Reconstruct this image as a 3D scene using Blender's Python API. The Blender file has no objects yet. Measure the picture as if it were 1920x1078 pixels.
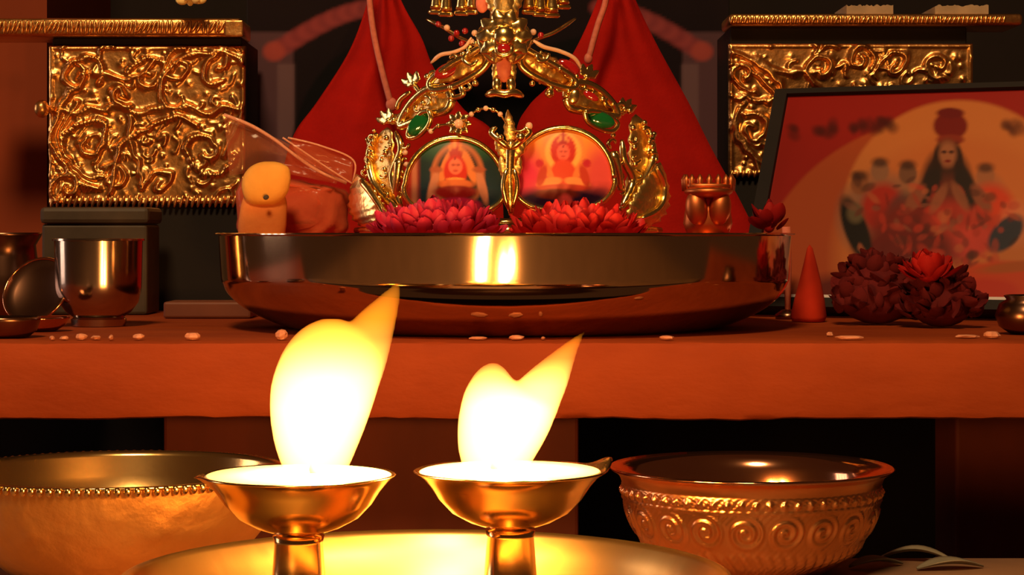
import bpy, math, random
import numpy as np
from mathutils import Vector, Matrix, Euler

# ------------------------------------------------------------------ camera, world, lights
F = 3900.0            # focal length in pixels of a 1920 wide frame
HOR = 437.0           # pixel row of the horizon
CZ = 0.151            # camera height over the low table
scene = bpy.context.scene
C = scene.collection
cam_d = bpy.data.cameras.new('camera')
cam = bpy.data.objects.new('camera', cam_d); C.objects.link(cam)
cam.location = (0, 0, CZ); cam.rotation_euler = (math.pi/2, 0, 0)
cam_d.sensor_width = 36.0; cam_d.lens = 36.0*F/1920.0
cam_d.shift_y = -(539.0-HOR)/1920.0
cam_d.clip_start = 0.02; cam_d.clip_end = 30
scene.camera = cam

world = bpy.data.worlds.new('room_glow'); scene.world = world
world.use_nodes = True
world.node_tree.nodes['Background'].inputs[0].default_value = (1.0, 0.40, 0.17, 1)
world.node_tree.nodes['Background'].inputs[1].default_value = 0.05

def area_light(name, loc, target, size, sy, power, color, shape):
    d = bpy.data.lights.new(name, 'AREA'); d.shape = shape; d.size = size; d.size_y = sy
    d.energy = power; d.color = color
    o = bpy.data.objects.new(name, d); C.objects.link(o); o.location = loc
    o.rotation_euler = (Vector(target)-Vector(loc)).to_track_quat('-Z', 'Y').to_euler()
    return o
# the room's ceiling lamp, at ceiling height behind the viewer (it gives the crown and the gold sheets their highlights)
area_light('ceiling_lamp_offscreen', (-0.3, -0.8, 2.2), (0, 1.25, 0.15), 0.5, 0.5, 62, (1.0, 0.62, 0.29), 'DISK')
# the window in the room's left wall; its panes show as the thin pale streaks on the steel basin and cup
for wy in (1.30, 1.48, 1.66, 1.84):
    area_light('window_left_offscreen', (-2.6, wy, 0.55), (0, 1.2, 0.15), 0.06, 1.1, 2.6, (1.0, 0.74, 0.66), 'RECTANGLE')

scene.view_settings.view_transform = 'Standard'
scene.view_settings.look = 'None'
scene.view_settings.gamma = 1.0
scene.view_settings.use_curve_mapping = False
scene.view_settings.exposure = 0.0

# ------------------------------------------------------------------ helpers
PI = math.pi
rng = random.Random(7)
def P(px, py, D):
    return Vector(((px-960)/F*D, D, CZ+(HOR-py)/F*D))
def X(px, D): return (px-960)/F*D
def Z(py, D): return CZ+(HOR-py)/F*D
def lin(c):
    return tuple(((v/255)/12.92 if v/255 <= 0.04045 else ((v/255+0.055)/1.055)**2.4) for v in c)

def thing(name, loc, label, cat, group=None, kind=None):
    o = bpy.data.objects.new(name, None); C.objects.link(o)
    o.location = loc; o.empty_display_size = 0.01
    o['wl'] = tuple(loc)
    tag(o, label, cat, group, kind)
    return o
def tag(o, label=None, cat=None, group=None, kind=None):
    if label: o['label'] = label
    if cat: o['category'] = cat
    if group: o['group'] = group
    if kind: o['kind'] = kind
    return o
def wloc(o): return Vector(o['wl']) if o is not None and 'wl' in o else Vector((0, 0, 0))

def mk(name, V, Fc, mat, parent=None, smooth=True, origin=None):
    """a mesh object from world-space vertices"""
    V = [Vector(v) for v in V]
    if parent is not None:
        o0 = wloc(parent) if origin is None else Vector(origin)
    else:
        if origin is None:
            xs = [v.x for v in V]; ys = [v.y for v in V]; zs = [v.z for v in V]
            origin = ((min(xs)+max(xs))/2, (min(ys)+max(ys))/2, min(zs))
        o0 = Vector(origin)
    me = bpy.data.meshes.new(name)
    me.from_pydata([tuple(v-o0) for v in V], [], Fc)
    me.validate(); me.update()
    if smooth:
        me.polygons.foreach_set('use_smooth', [True]*len(me.polygons))
    if mat: me.materials.append(mat)
    o = bpy.data.objects.new(name, me); C.objects.link(o)
    if parent is not None:
        o.parent = parent; o.location = o0-wloc(parent)
    else:
        o.location = o0
    o['wl'] = tuple(o0)
    return o
def sharp(o, deg=35):
    me = o.data
    import bmesh
    bm = bmesh.new(); bm.from_mesh(me)
    for e in bm.edges:
        if len(e.link_faces) == 2 and e.calc_face_angle(0) > math.radians(deg): e.smooth = False
    bm.to_mesh(me); bm.free()
    return o
def inst(name, me, parent, M):
    """one more object that shares mesh data; M is a world matrix"""
    o = bpy.data.objects.new(name, me); C.objects.link(o)
    if parent is not None: o.parent = parent
    o.matrix_local = Matrix.Translation(-wloc(parent)) @ M if parent is not None else M
    o['wl'] = tuple(M.to_translation())
    return o
def clear_wl():
    for o in bpy.data.objects:
        if 'wl' in o: del o['wl']

def box(x0, x1, y0, y1, z0, z1, bev=0.0):
    b = min(bev, (x1-x0)/2.01, (y1-y0)/2.01, (z1-z0)/2.01)
    if b <= 0:
        V = [(x, y, z) for x in (x0, x1) for y in (y0, y1) for z in (z0, z1)]
        Fc = [(0, 1, 3, 2), (4, 6, 7, 5), (0, 4, 5, 1), (2, 3, 7, 6), (0, 2, 6, 4), (1, 5, 7, 3)]
        return V, Fc
    import bmesh
    V, Fc = box(x0, x1, y0, y1, z0, z1)
    bm = bmesh.new(); vs = [bm.verts.new(v) for v in V]
    for f in Fc: bm.faces.new([vs[i] for i in f])
    bmesh.ops.recalc_face_normals(bm, faces=bm.faces)
    bmesh.ops.bevel(bm, geom=bm.edges[:], offset=b, segments=2, affect='EDGES', profile=0.5)
    bm.verts.index_update()
    V2 = [tuple(v.co) for v in bm.verts]; F2 = [tuple(v.index for v in f.verts) for f in bm.faces]
    bm.free()
    return V2, F2
def join(*parts):
    V, Fc = [], []
    for v, f in parts:
        n = len(V); V += list(v); Fc += [tuple(i+n for i in q) for q in f]
    return V, Fc
def xf(part, M):
    return [M @ Vector(v) for v in part[0]], part[1]

def lathe(prof, cx, cy, seg=64, fn=None):
    """prof: list of (r, z) from one end to the other; closed with poles when r == 0; fn(r,z,theta,i)->(r,z)"""
    V, Fc, rows = [], [], []
    for i, (r, z) in enumerate(prof):
        if r <= 1e-7:
            rows.append([len(V)]); V.append((cx, cy, z)); continue
        row = []
        for k in range(seg):
            t = 2*PI*k/seg
            rr, zz = fn(r, z, t, i) if fn else (r, z)
            row.append(len(V)); V.append((cx+rr*math.cos(t), cy+rr*math.sin(t), zz))
        rows.append(row)
    for a, b in zip(rows[:-1], rows[1:]):
        if len(a) == 1 and len(b) == 1: continue
        for k in range(seg):
            k2 = (k+1) % seg
            if len(a) == 1: Fc.append((a[0], b[k2], b[k]))
            elif len(b) == 1: Fc.append((a[k], a[k2], b[0]))
            else: Fc.append((a[k], a[k2], b[k2], b[k]))
    return V, Fc
def spline(pts, n):
    """Catmull-Rom through the points (tuples of any length)"""
    A = [np.array(p, float) for p in pts]
    if len(A) == 2:
        return [tuple(A[0]+(A[1]-A[0])*i/n) for i in range(n+1)]
    out = []
    m = len(A)-1
    for i in range(n+1):
        t = i/n*m; k = min(int(t), m-1); u = t-k
        p1, p2 = A[k], A[k+1]
        p0 = A[k-1] if k > 0 else 2*p1-p2
        p3 = A[k+2] if k+2 <= m else 2*p2-p1
        out.append(tuple(0.5*((2*p1)+(-p0+p2)*u+(2*p0-5*p1+4*p2-p3)*u*u+(-p0+3*p1-3*p2+p3)*u**3)))
    return out
def tube(path, radii, seg=10, flat=1.0):
    """closed tube along world points"""
    path = [Vector(p) for p in path]; n = len(path)
    if not hasattr(radii, '__len__'): radii = [radii]*n
    V, Fc = [], []
    up = None
    for i in range(n):
        t = (path[min(i+1, n-1)]-path[max(i-1, 0)]).normalized()
        if up is None:
            up = Vector((0, -1, 0)) if abs(t.y) < 0.9 else Vector((0, 0, 1))
        b = t.cross(up).normalized(); up = b.cross(t).normalized()
        for k in range(seg):
            a = 2*PI*k/seg
            V.append(path[i]+(b*math.cos(a)+up*math.sin(a)*flat)*max(radii[i], 1e-5))
    for i in range(n-1):
        for k in range(seg):
            k2 = (k+1) % seg
            Fc.append((i*seg+k, i*seg+k2, (i+1)*seg+k2, (i+1)*seg+k))
    Fc.append(tuple(range(seg))[::-1]); Fc.append(tuple((n-1)*seg+k for k in range(seg)))
    return V, Fc
def ellipsoid(c, r, rot=None, nu=16, nv=10):
    V, Fc = lathe([(math.sin(PI*i/nv) if 0 < i < nv else 0, -math.cos(PI*i/nv)) for i in range(nv+1)], 0, 0, nu)
    M = Matrix.Translation(Vector(c)) @ (rot.to_4x4() if rot is not None else Matrix.Identity(4)) @ Matrix.Diagonal((r[0], r[1], r[2], 1))
    return [M @ Vector(v) for v in V], Fc
def roty(a): return Matrix.Rotation(a, 3, 'Y')

# ------------------------------------------------------------------ materials
def newmat(name):
    m = bpy.data.materials.new(name); m.use_nodes = True
    nt = m.node_tree; b = nt.nodes['Principled BSDF']
    return m, nt, b
def noise_mat(name, c1, c2, scale=30, rough=0.6, metal=0.0, bump=0.0, bscale=None, spec=0.5, stretch=None, detail=4, r2=None, sheen=0, bdist=0.002):
    m, nt, b = newmat(name); N, L = nt.nodes, nt.links
    tc = N.new('ShaderNodeTexCoord'); mp = N.new('ShaderNodeMapping')
    L.new(tc.outputs['Object'], mp.inputs[0])
    if stretch: mp.inputs['Scale'].default_value = stretch
    n = N.new('ShaderNodeTexNoise'); n.inputs['Scale'].default_value = scale; n.inputs['Detail'].default_value = detail
    L.new(mp.outputs[0], n.inputs[0])
    r = N.new('ShaderNodeValToRGB')
    r.color_ramp.elements[0].position = 0.3; r.color_ramp.elements[1].position = 0.7
    r.color_ramp.elements[0].color = (*c1, 1); r.color_ramp.elements[1].color = (*c2, 1)
    L.new(n.outputs['Fac'], r.inputs[0]); L.new(r.outputs[0], b.inputs['Base Color'])
    b.inputs['Roughness'].default_value = rough; b.inputs['Metallic'].default_value = metal
    b.inputs['Specular IOR Level'].default_value = spec
    if sheen: b.inputs['Sheen Weight'].default_value = sheen
    if r2 is not None:
        mr = N.new('ShaderNodeMapRange'); mr.inputs['To Min'].default_value = rough; mr.inputs['To Max'].default_value = r2
        L.new(n.outputs['Fac'], mr.inputs['Value']); L.new(mr.outputs[0], b.inputs['Roughness'])
    if bump:
        n2 = N.new('ShaderNodeTexNoise'); n2.inputs['Scale'].default_value = bscale or scale*3; n2.inputs['Detail'].default_value = 5
        L.new(mp.outputs[0], n2.inputs[0])
        bp = N.new('ShaderNodeBump'); bp.inputs['Strength'].default_value = bump; bp.inputs['Distance'].default_value = bdist
        L.new(n2.outputs['Fac'], bp.inputs['Height']); L.new(bp.outputs[0], b.inputs['Normal'])
    return m
def print_mat(name, rough=0.35, spec=0.5, coat=0.0):
    m, nt, b = newmat(name)
    a = nt.nodes.new('ShaderNodeVertexColor'); a.layer_name = 'print'
    nt.links.new(a.outputs[0], b.inputs['Base Color'])
    b.inputs['Roughness'].default_value = rough; b.inputs['Specular IOR Level'].default_value = spec
    b.inputs['Coat Weight'].default_value = coat
    return m
def gem_mat(name, col):
    m, nt, b = newmat(name)
    b.inputs['Base Color'].default_value = (*col, 1); b.inputs['Roughness'].default_value = 0.06
    b.inputs['Coat Weight'].default_value = 1.0; b.inputs['Coat Roughness'].default_value = 0.03
    return m
def film_mat(name, fac, tint):
    m = bpy.data.materials.new(name); m.use_nodes = True; nt = m.node_tree; N, L = nt.nodes, nt.links
    N.remove(N['Principled BSDF']); out = N['Material Output']
    t = N.new('ShaderNodeBsdfTransparent'); p = N.new('ShaderNodeBsdfPrincipled'); mx = N.new('ShaderNodeMixShader')
    p.inputs['Base Color'].default_value = (*tint, 1); p.inputs['Roughness'].default_value = 0.16
    tc = N.new('ShaderNodeTexCoord'); n = N.new('ShaderNodeTexNoise'); n.inputs['Scale'].default_value = 90
    L.new(tc.outputs['Object'], n.inputs[0])
    bp = N.new('ShaderNodeBump'); bp.inputs['Strength'].default_value = 0.6; bp.inputs['Distance'].default_value = 0.002
    L.new(n.outputs['Fac'], bp.inputs['Height']); L.new(bp.outputs[0], p.inputs['Normal'])
    mx.inputs[0].default_value = fac
    L.new(t.outputs[0], mx.inputs[1]); L.new(p.outputs[0], mx.inputs[2]); L.new(mx.outputs[0], out.inputs[0])
    return m
def flame_mat(name, col, strength, z0, z1):
    m = bpy.data.materials.new(name); m.use_nodes = True; nt = m.node_tree
    nt.nodes.remove(nt.nodes['Principled BSDF'])
    e = nt.nodes.new('ShaderNodeEmission'); e.inputs[0].default_value = (*col, 1); e.inputs[1].default_value = strength
    N, L = nt.nodes, nt.links
    tc = N.new('ShaderNodeTexCoord'); sp = N.new('ShaderNodeSeparateXYZ'); L.new(tc.outputs['Object'], sp.inputs[0])
    mr = N.new('ShaderNodeMapRange'); mr.inputs['From Min'].default_value = z0; mr.inputs['From Max'].default_value = z1
    mr.inputs['To Min'].default_value = strength; mr.inputs['To Max'].default_value = strength*0.24
    L.new(sp.outputs['Z'], mr.inputs['Value']); L.new(mr.outputs[0], e.inputs[1])
    m2 = N.new('ShaderNodeMapRange'); m2.inputs['From Min'].default_value = z0+(z1-z0)*0.45; m2.inputs['From Max'].default_value = z1+(z1-z0)*0.3
    cr = N.new('ShaderNodeValToRGB'); cr.color_ramp.elements[0].color = (*col, 1); cr.color_ramp.elements[1].color = (1.0, 0.27, 0.012, 1)
    L.new(sp.outputs['Z'], m2.inputs['Value']); L.new(m2.outputs[0], cr.inputs[0]); L.new(cr.outputs[0], e.inputs[0])
    L.new(e.outputs[0], N['Material Output'].inputs['Volume'])
    return m

M = {}
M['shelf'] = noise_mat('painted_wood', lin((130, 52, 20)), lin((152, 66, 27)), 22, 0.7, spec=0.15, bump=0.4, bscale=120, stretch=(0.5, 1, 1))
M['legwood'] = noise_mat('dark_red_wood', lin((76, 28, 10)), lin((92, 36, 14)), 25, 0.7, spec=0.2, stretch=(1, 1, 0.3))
M['black'] = noise_mat('black_paint', (0.010, 0.008, 0.008), (0.015, 0.011, 0.010), 20, 0.6, spec=0.2)
M['wall_dark'] = noise_mat('dark_wall', (0.012, 0.008, 0.008), (0.018, 0.011, 0.010), 8, 0.8, spec=0.2)
M['wall_brown'] = noise_mat('brown_wall', lin((128, 56, 30)), lin((142, 64, 34)), 6, 0.8, bump=0.2, spec=0.2)
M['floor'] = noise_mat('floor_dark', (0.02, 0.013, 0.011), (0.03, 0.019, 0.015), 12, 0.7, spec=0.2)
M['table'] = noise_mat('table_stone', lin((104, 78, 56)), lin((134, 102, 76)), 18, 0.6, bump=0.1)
M['steel'] = noise_mat('warm_steel', (0.60, 0.42, 0.25), (0.66, 0.46, 0.28), 14, 0.07, 1.0, r2=0.10)
M['cupsteel'] = noise_mat('cup_steel', (0.42, 0.33, 0.25), (0.5, 0.38, 0.28), 14, 0.16, 1.0)
M['darkmetal'] = noise_mat('tarnished_metal', (0.16, 0.08, 0.05), (0.26, 0.13, 0.08), 30, 0.28, 1.0)
M['copper'] = noise_mat('copper', (0.62, 0.27, 0.14), (0.74, 0.34, 0.18), 22, 0.12, 1.0)
M['brass'] = noise_mat('brass', (0.80, 0.50, 0.17), (0.88, 0.57, 0.21), 20, 0.2, 1.0, bump=0.05, bscale=60)
M['lampbrass'] = noise_mat('lamp_brass', (0.70, 0.45, 0.18), (0.80, 0.53, 0.22), 20, 0.17, 1.0)
M['platebrass'] = noise_mat('plate_brass', (0.84, 0.52, 0.15), (0.92, 0.6, 0.2), 15, 0.36, 1.0, bump=0.08, bscale=40, stretch=(0.3, 4, 1))
M['bowlbrass'] = noise_mat('bowl_brass', (0.85, 0.42, 0.11), (0.95, 0.50, 0.14), 40, 0.48, 1.0, bump=0.6, bscale=110, bdist=0.0015)
M['bowlcopper'] = noise_mat('bowl_copper', (0.78, 0.33, 0.11), (0.88, 0.40, 0.15), 40, 0.29, 1.0, bump=0.1, bscale=200)
M['gold'] = noise_mat('gold', (0.98, 0.68, 0.22), (1.0, 0.78, 0.32), 60, 0.21, 1.0, bump=0.25, bscale=300, bdist=0.0008)
M['goldleaf'] = noise_mat('gold_chased', (0.95, 0.62, 0.18), (1.0, 0.76, 0.30), 120, 0.36, 1.0, bump=0.6, bscale=380, bdist=0.0009)
M['goldsheet'] = noise_mat('embossed_gold_sheet', (0.66, 0.32, 0.10), (0.86, 0.46, 0.16), 40, 0.32, 1.0, bump=0.4, bscale=160, bdist=0.0015)
M['ghee'] = noise_mat('ghee', (0.90, 0.80, 0.50), (0.95, 0.86, 0.60), 40, 0.25)
M['wick'] = noise_mat('wick', (0.03, 0.02, 0.015), (0.10, 0.07, 0.05), 200, 0.9)
M['flame'] = flame_mat('flame', (1.0, 0.37, 0.07), 1050, 0.084, 0.109)
M['flame_low'] = flame_mat('flame_low', (1.0, 0.37, 0.07), 1050, 0.083, 0.101)
M['redcloth'] = noise_mat('red_cloth', lin((160, 17, 10)), lin((178, 22, 13)), 40, 0.85, bump=0.15, bscale=400, spec=0.15)
M['cord'] = noise_mat('pink_cord', lin((206, 104, 84)), lin((226, 130, 104)), 300, 0.6)
M['powder'] = noise_mat('kumkum', lin((170, 34, 24)), lin((196, 50, 30)), 150, 0.9, bump=0.5)
M['bagpowder'] = noise_mat('orange_powder', lin((190, 62, 24)), lin((208, 84, 34)), 45, 0.85, bump=0.3)
M['turmeric'] = noise_mat('turmeric', lin((230, 160, 60)), lin((240, 176, 76)), 60, 0.8, bump=0.2)
M['turmeric_b'] = noise_mat('turmeric_orange', lin((214, 118, 44)), lin((226, 136, 56)), 60, 0.8, bump=0.2)
M['film'] = film_mat('clear_film', 0.16, lin((222, 130, 90)))
M['filmedge'] = film_mat('film_edge', 0.75, lin((236, 170, 140)))
M['pink'] = noise_mat('magenta_petal', lin((190, 26, 62)), lin((214, 48, 92)), 60, 0.6)
M['red'] = noise_mat('red_petal', lin((206, 28, 34)), lin((224, 48, 46)), 60, 0.6)
M['maroon'] = noise_mat('maroon_petal', lin((74, 14, 17)), lin((98, 22, 26)), 60, 0.85, spec=0.2)
M['bright'] = noise_mat('scarlet_petal', lin((150, 18, 16)), lin((168, 24, 20)), 60, 0.7, spec=0.2)
M['cone'] = noise_mat('scarlet_cone', lin((170, 36, 14)), lin((186, 48, 20)), 40, 0.85, spec=0.2)
M['emerald'] = gem_mat('emerald', (0.005, 0.11, 0.025))
M['ruby'] = gem_mat('ruby', (0.32, 0.008, 0.01))
M['pearl'] = noise_mat('pearl', lin((226, 180, 150)), lin((240, 200, 170)), 60, 0.15)
M['print'] = print_mat('print_gloss', 0.3)
M['printmat'] = print_mat('print_matte', 0.6, 0.1)
M['cabochon'] = print_mat('print_cabochon', 0.4, 0.35, 0.0)
M['crumb'] = noise_mat('crumb', lin((190, 122, 92)), lin((212, 146, 114)), 200, 0.6)
M['greybox'] = noise_mat('greenish_tin', lin((54, 44, 32)), lin((72, 58, 44)), 50, 0.6, 0.1)
M['paper'] = noise_mat('grey_paper', lin((150, 130, 104)), lin((176, 150, 120)), 60, 0.8)
M['driedleaf'] = noise_mat('dried_leaf', lin((110, 104, 86)), lin((140, 130, 108)), 60, 0.8)
M['white'] = noise_mat('white_edge', lin((200, 190, 190)), lin((216, 204, 204)), 30, 0.5)
M['cream'] = noise_mat('cream_petal', lin((250, 220, 130)), lin((255, 232, 160)), 60, 0.6)
M['block'] = noise_mat('brown_block', lin((96, 46, 28)), lin((110, 54, 32)), 30, 0.6)
M['idol'] = noise_mat('reddish_gold', (0.62, 0.17, 0.05), (0.74, 0.24, 0.08), 60, 0.45, 1.0)

# ------------------------------------------------------------------ the setting
TOPZ = CZ-0.056            # top of the altar platform
BOTZ = CZ-0.097
FLOOR = -0.20
def struct(name, part, mat, label):
    o = mk(name, *part, mat, smooth=False); o['kind'] = 'structure'; o['label'] = label
    return o
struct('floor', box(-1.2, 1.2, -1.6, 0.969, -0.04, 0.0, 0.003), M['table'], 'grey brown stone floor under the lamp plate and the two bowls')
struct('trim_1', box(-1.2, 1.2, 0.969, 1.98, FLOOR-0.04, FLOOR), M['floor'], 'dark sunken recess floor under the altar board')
struct('wall_back', box(-0.9, 1.2, 1.90, 1.98, FLOOR, 1.9), M['wall_dark'], 'dark wall behind the altar')
struct('wall_left', box(-0.52, X(88, 1.64), 1.64, 1.90, BOTZ, 0.9), M['wall_brown'], 'red brown side wall beside the embossed gold pedestal')

# altar platform: a thick board on legs
pf = thing('altar_platform', (0, 1.4, FLOOR), 'thick orange brown wooden board carrying the steel basin', 'platform')
def board():
    nx, yb, yf = 160, 1.636, 1.08
    x0, x1 = -0.56, 0.62
    sec = [(yb, TOPZ), (1.5, TOPZ), (1.25, TOPZ), (1.12, TOPZ), (yf+0.004, TOPZ), (yf+0.001, TOPZ-0.0012), (yf, TOPZ-0.004), (yf-0.0006, TOPZ-0.02),
           (yf, BOTZ+0.004), (yf+0.0012, BOTZ+0.001), (yf+0.004, BOTZ), (1.3, BOTZ), (yb, BOTZ)]
    r = random.Random(3); V, Fc = [], []
    n = len(sec)
    low = [0]*(nx+1)
    for i in range(nx+1):
        low[i] = 0.7*low[i-1]+r.uniform(-1, 1)*0.0005
    for i in range(nx+1):
        x = x0+(x1-x0)*i/nx
        for j, (y, z) in enumerate(sec):
            dy = dz = 0
            if 4 <= j <= 10: dy = r.uniform(-1, 1)*0.00035
            if 8 <= j <= 10: dz = low[i]
            if 4 <= j <= 6: dz = -abs(low[(i+40) % nx])*0.7
            V.append((x, y+dy, z+dz))
    for i in range(nx):
        for j in range(n):
            j2 = (j+1) % n
            Fc.append((i*n+j, i*n+j2, (i+1)*n+j2, (i+1)*n+j))
    Fc.append(tuple(range(n))[::-1]); Fc.append(tuple(nx*n+j for j in range(n)))
    return V, Fc
sharp(mk('board', *board(), M['shelf'], pf), 40)
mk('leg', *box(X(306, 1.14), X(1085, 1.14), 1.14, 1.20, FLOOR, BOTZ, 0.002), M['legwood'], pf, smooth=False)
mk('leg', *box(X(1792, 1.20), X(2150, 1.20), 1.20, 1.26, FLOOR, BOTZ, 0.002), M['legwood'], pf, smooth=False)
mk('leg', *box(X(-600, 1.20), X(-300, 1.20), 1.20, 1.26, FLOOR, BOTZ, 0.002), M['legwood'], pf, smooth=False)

# ------------------------------------------------------------------ oil lamps with flames, on a brass plate
PLx, PLy, PLr = X(800, 0.75), 0.75, 0.108
plate_prof = [(0, 0.0), (0.090, 0.0), (0.0965, 0.0015), (0.1015, 0.008), (0.1060, 0.022), (PLr+0.001, 0.0272), (PLr+0.0016, 0.0284), (PLr, 0.0289),
              (0.1062, 0.0268), (0.1030, 0.020), (0.0990, 0.010), (0.0955, 0.0055), (0.090, 0.0042), (0.06, 0.004), (0.03, 0.004), (0, 0.004)]
pl = mk('brass_plate', *lathe(plate_prof, PLx, PLy, 128), M['platebrass'], origin=(PLx, PLy, 0))
tag(pl, 'round shiny brass plate with raised rim under the two burning lamps', 'plate')

def loft_flame(rows, D, depth=0.55):
    V, Fc, seg = [], [], 20
    n = len(rows)
    for (py, xl, xr) in rows:
        c = P((xl+xr)/2, py, D); rx = (xr-xl)/2/F*D
        for k in range(seg):
            a = 2*PI*k/seg
            V.append((c.x+rx*math.cos(a), c.y+rx*depth*math.sin(a), c.z))
    for i in range(n-1):
        for k in range(seg):
            k2 = (k+1) % seg
            Fc.append((i*seg+k, (i+1)*seg+k, (i+1)*seg+k2, i*seg+k2))
    Fc.append(tuple(range(seg))); Fc.append(tuple((n-1)*seg+k for k in range(seg))[::-1])
    return V, Fc
def smooth_rows(rows, n=28): return spline(rows, n)
def remesh(o, voxel, it=6):
    m = o.modifiers.new('r', 'REMESH'); m.mode = 'VOXEL'; m.voxel_size = voxel; m.use_smooth_shade = True
    s = o.modifiers.new('s', 'SMOOTH'); s.factor = 0.5; s.iterations = it
    dg = bpy.context.evaluated_depsgraph_get()
    me = bpy.data.meshes.new_from_object(o.evaluated_get(dg))
    o.modifiers.clear(); old = o.data; o.data = me; bpy.data.meshes.remove(old)
    return o

def oil_lamp(px, py, D, spout_a, spout_dz, flames, label, glabel, power, fmat):
    x, y, zr = X(px, D), D, Z(py, D)
    z0 = 0.0042
    root = thing('oil_lamp', (x, y, z0), label, 'oil lamp', 'lit brass oil lamps')
    k = D/F
    R = 182*k
    prof = [(0, z0), (0.026, z0), (0.0275, z0+0.0015), (0.026, z0+0.004), (0.018, z0+0.0075), (0.0125, z0+0.013), (0.0098, z0+0.020),
            (0.0086, zr-0.024), (0.0092, zr-0.0215), (0.0105, zr-0.0200), (0.0150, zr-0.0185), (0.0215, zr-0.0150), (0.0263, zr-0.0100), (0.0292, zr-0.0055),
            (0.0320, zr-0.0022), (R-0.0008, zr-0.0004), (R, zr), (R-0.0008, zr+0.0005), (0.0318, zr-0.0008), (0.0282, zr-0.0045), (0.02, zr-0.010), (0, zr-0.0125)]
    def fn(r, z, t, i):
        if r > 0.027 and z > zr-0.008:
            w = (r-0.027)/(R-0.027)
            d = math.atan2(math.sin(t-spout_a), math.cos(t-spout_a))
            g = math.exp(-(d/0.22)**2)
            return r*(1+0.09*g*w), z+spout_dz*g*w
        return r, z
    n = len(prof)
    body = [q for q in prof]
    mk('stand', *lathe(prof[:9]+[(0, zr-0.0200)], x, y, 64), M['lampbrass'], root)
    cup = mk('cup', *lathe([(0, zr-0.0205)]+prof[9:], x, y, 96, fn), M['lampbrass'], root)
    mk('ghee_pool', *lathe([(0, zr-0.009), (0.026, zr-0.0065), (0.0322, zr-0.0009), (0.0334, zr-0.0001), (0.0325, zr+0.0003), (0.018, zr+0.0006), (0, zr+0.0008)], x, y, 64), M['ghee'], root)
    fx = flames['wick'][0]
    wk = [P(*flames['wick'], D)+Vector((0, 0, d)) for d in (-0.003, 0.0, 0.0025, 0.0048)]
    wk[0].x += 0.004; wk[1].x += 0.0012
    mk('wick', *tube(wk, [0.0016, 0.0015, 0.0012, 0.0005], 8), M['wick'], root)
    fl = mk('flame', *join(*[loft_flame(smooth_rows(r), D, dp) for r, dp in flames['lobes']]), M[fmat], root)
    remesh(fl, 0.0009)
    fl.data.materials.clear(); fl.data.materials.append(M[fmat])
    fl['label'] = glabel
    for (lx, ly, rad, fr) in flames['light']:
        d = bpy.data.lights.new('flame_light', 'POINT'); d.energy = power*fr; d.color = (1.0, 0.43, 0.11); d.shadow_soft_size = rad
        lo = bpy.data.objects.new('flame_light', d); C.objects.link(lo)
        lo.parent = root; lo.location = P(lx, ly, D)-Vector((x, y, z0))
    return root

FL1 = dict(wick=(585, 893),
    lobes=[([(908, 565, 615), (897, 547, 636), (880, 531, 652), (840, 516, 670), (800, 508, 686), (760, 505, 700), (720, 508, 712), (680, 520, 718), (650, 535, 712), (625, 555, 700), (608, 578, 668), (598, 602, 640)], 0.55),
           ([(800, 560, 682), (760, 570, 698), (720, 585, 713), (690, 608, 723), (660, 628, 731), (630, 640, 738), (605, 655, 743), (585, 675, 747), (565, 698, 750), (545, 722, 752), (528, 740, 751)], 0.42)],
    light=[(600, 820, 0.010, 0.4), (610, 740, 0.012, 0.4), (680, 650, 0.007, 0.2)])
FL2 = dict(wick=(925, 888),
    lobes=[([(897, 900, 962), (884, 872, 986), (850, 860, 1008), (820, 857, 1025), (790, 858, 1038), (760, 863, 1040), (735, 870, 1005), (715, 880, 968), (700, 890, 955), (688, 902, 945), (680, 916, 932)], 0.55),
           ([(810, 930, 1028), (780, 945, 1043), (755, 952, 1052), (735, 957, 1060), (715, 970, 1067), (700, 986, 1071), (680, 1010, 1077), (660, 1036, 1083), (640, 1063, 1091), (620, 1094, 1100)], 0.5)],
    light=[(935, 820, 0.010, 0.5), (930, 760, 0.009, 0.3), (1030, 730, 0.006, 0.2)])
oil_lamp(560, 891, 0.742, PI*0.98, -0.001, FL1, 'brass oil lamp with the taller, wider leaning flame, beside the beaded bowl', 'tall white flame with an orange tip', 2.5, 'flame')
oil_lamp(957, 883, 0.762, 0.25, 0.004, FL2, 'brass oil lamp with the smaller notched V shaped flame, beside the scroll embossed bowl', 'white flame split into two tips', 1.9, 'flame_low')

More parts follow.
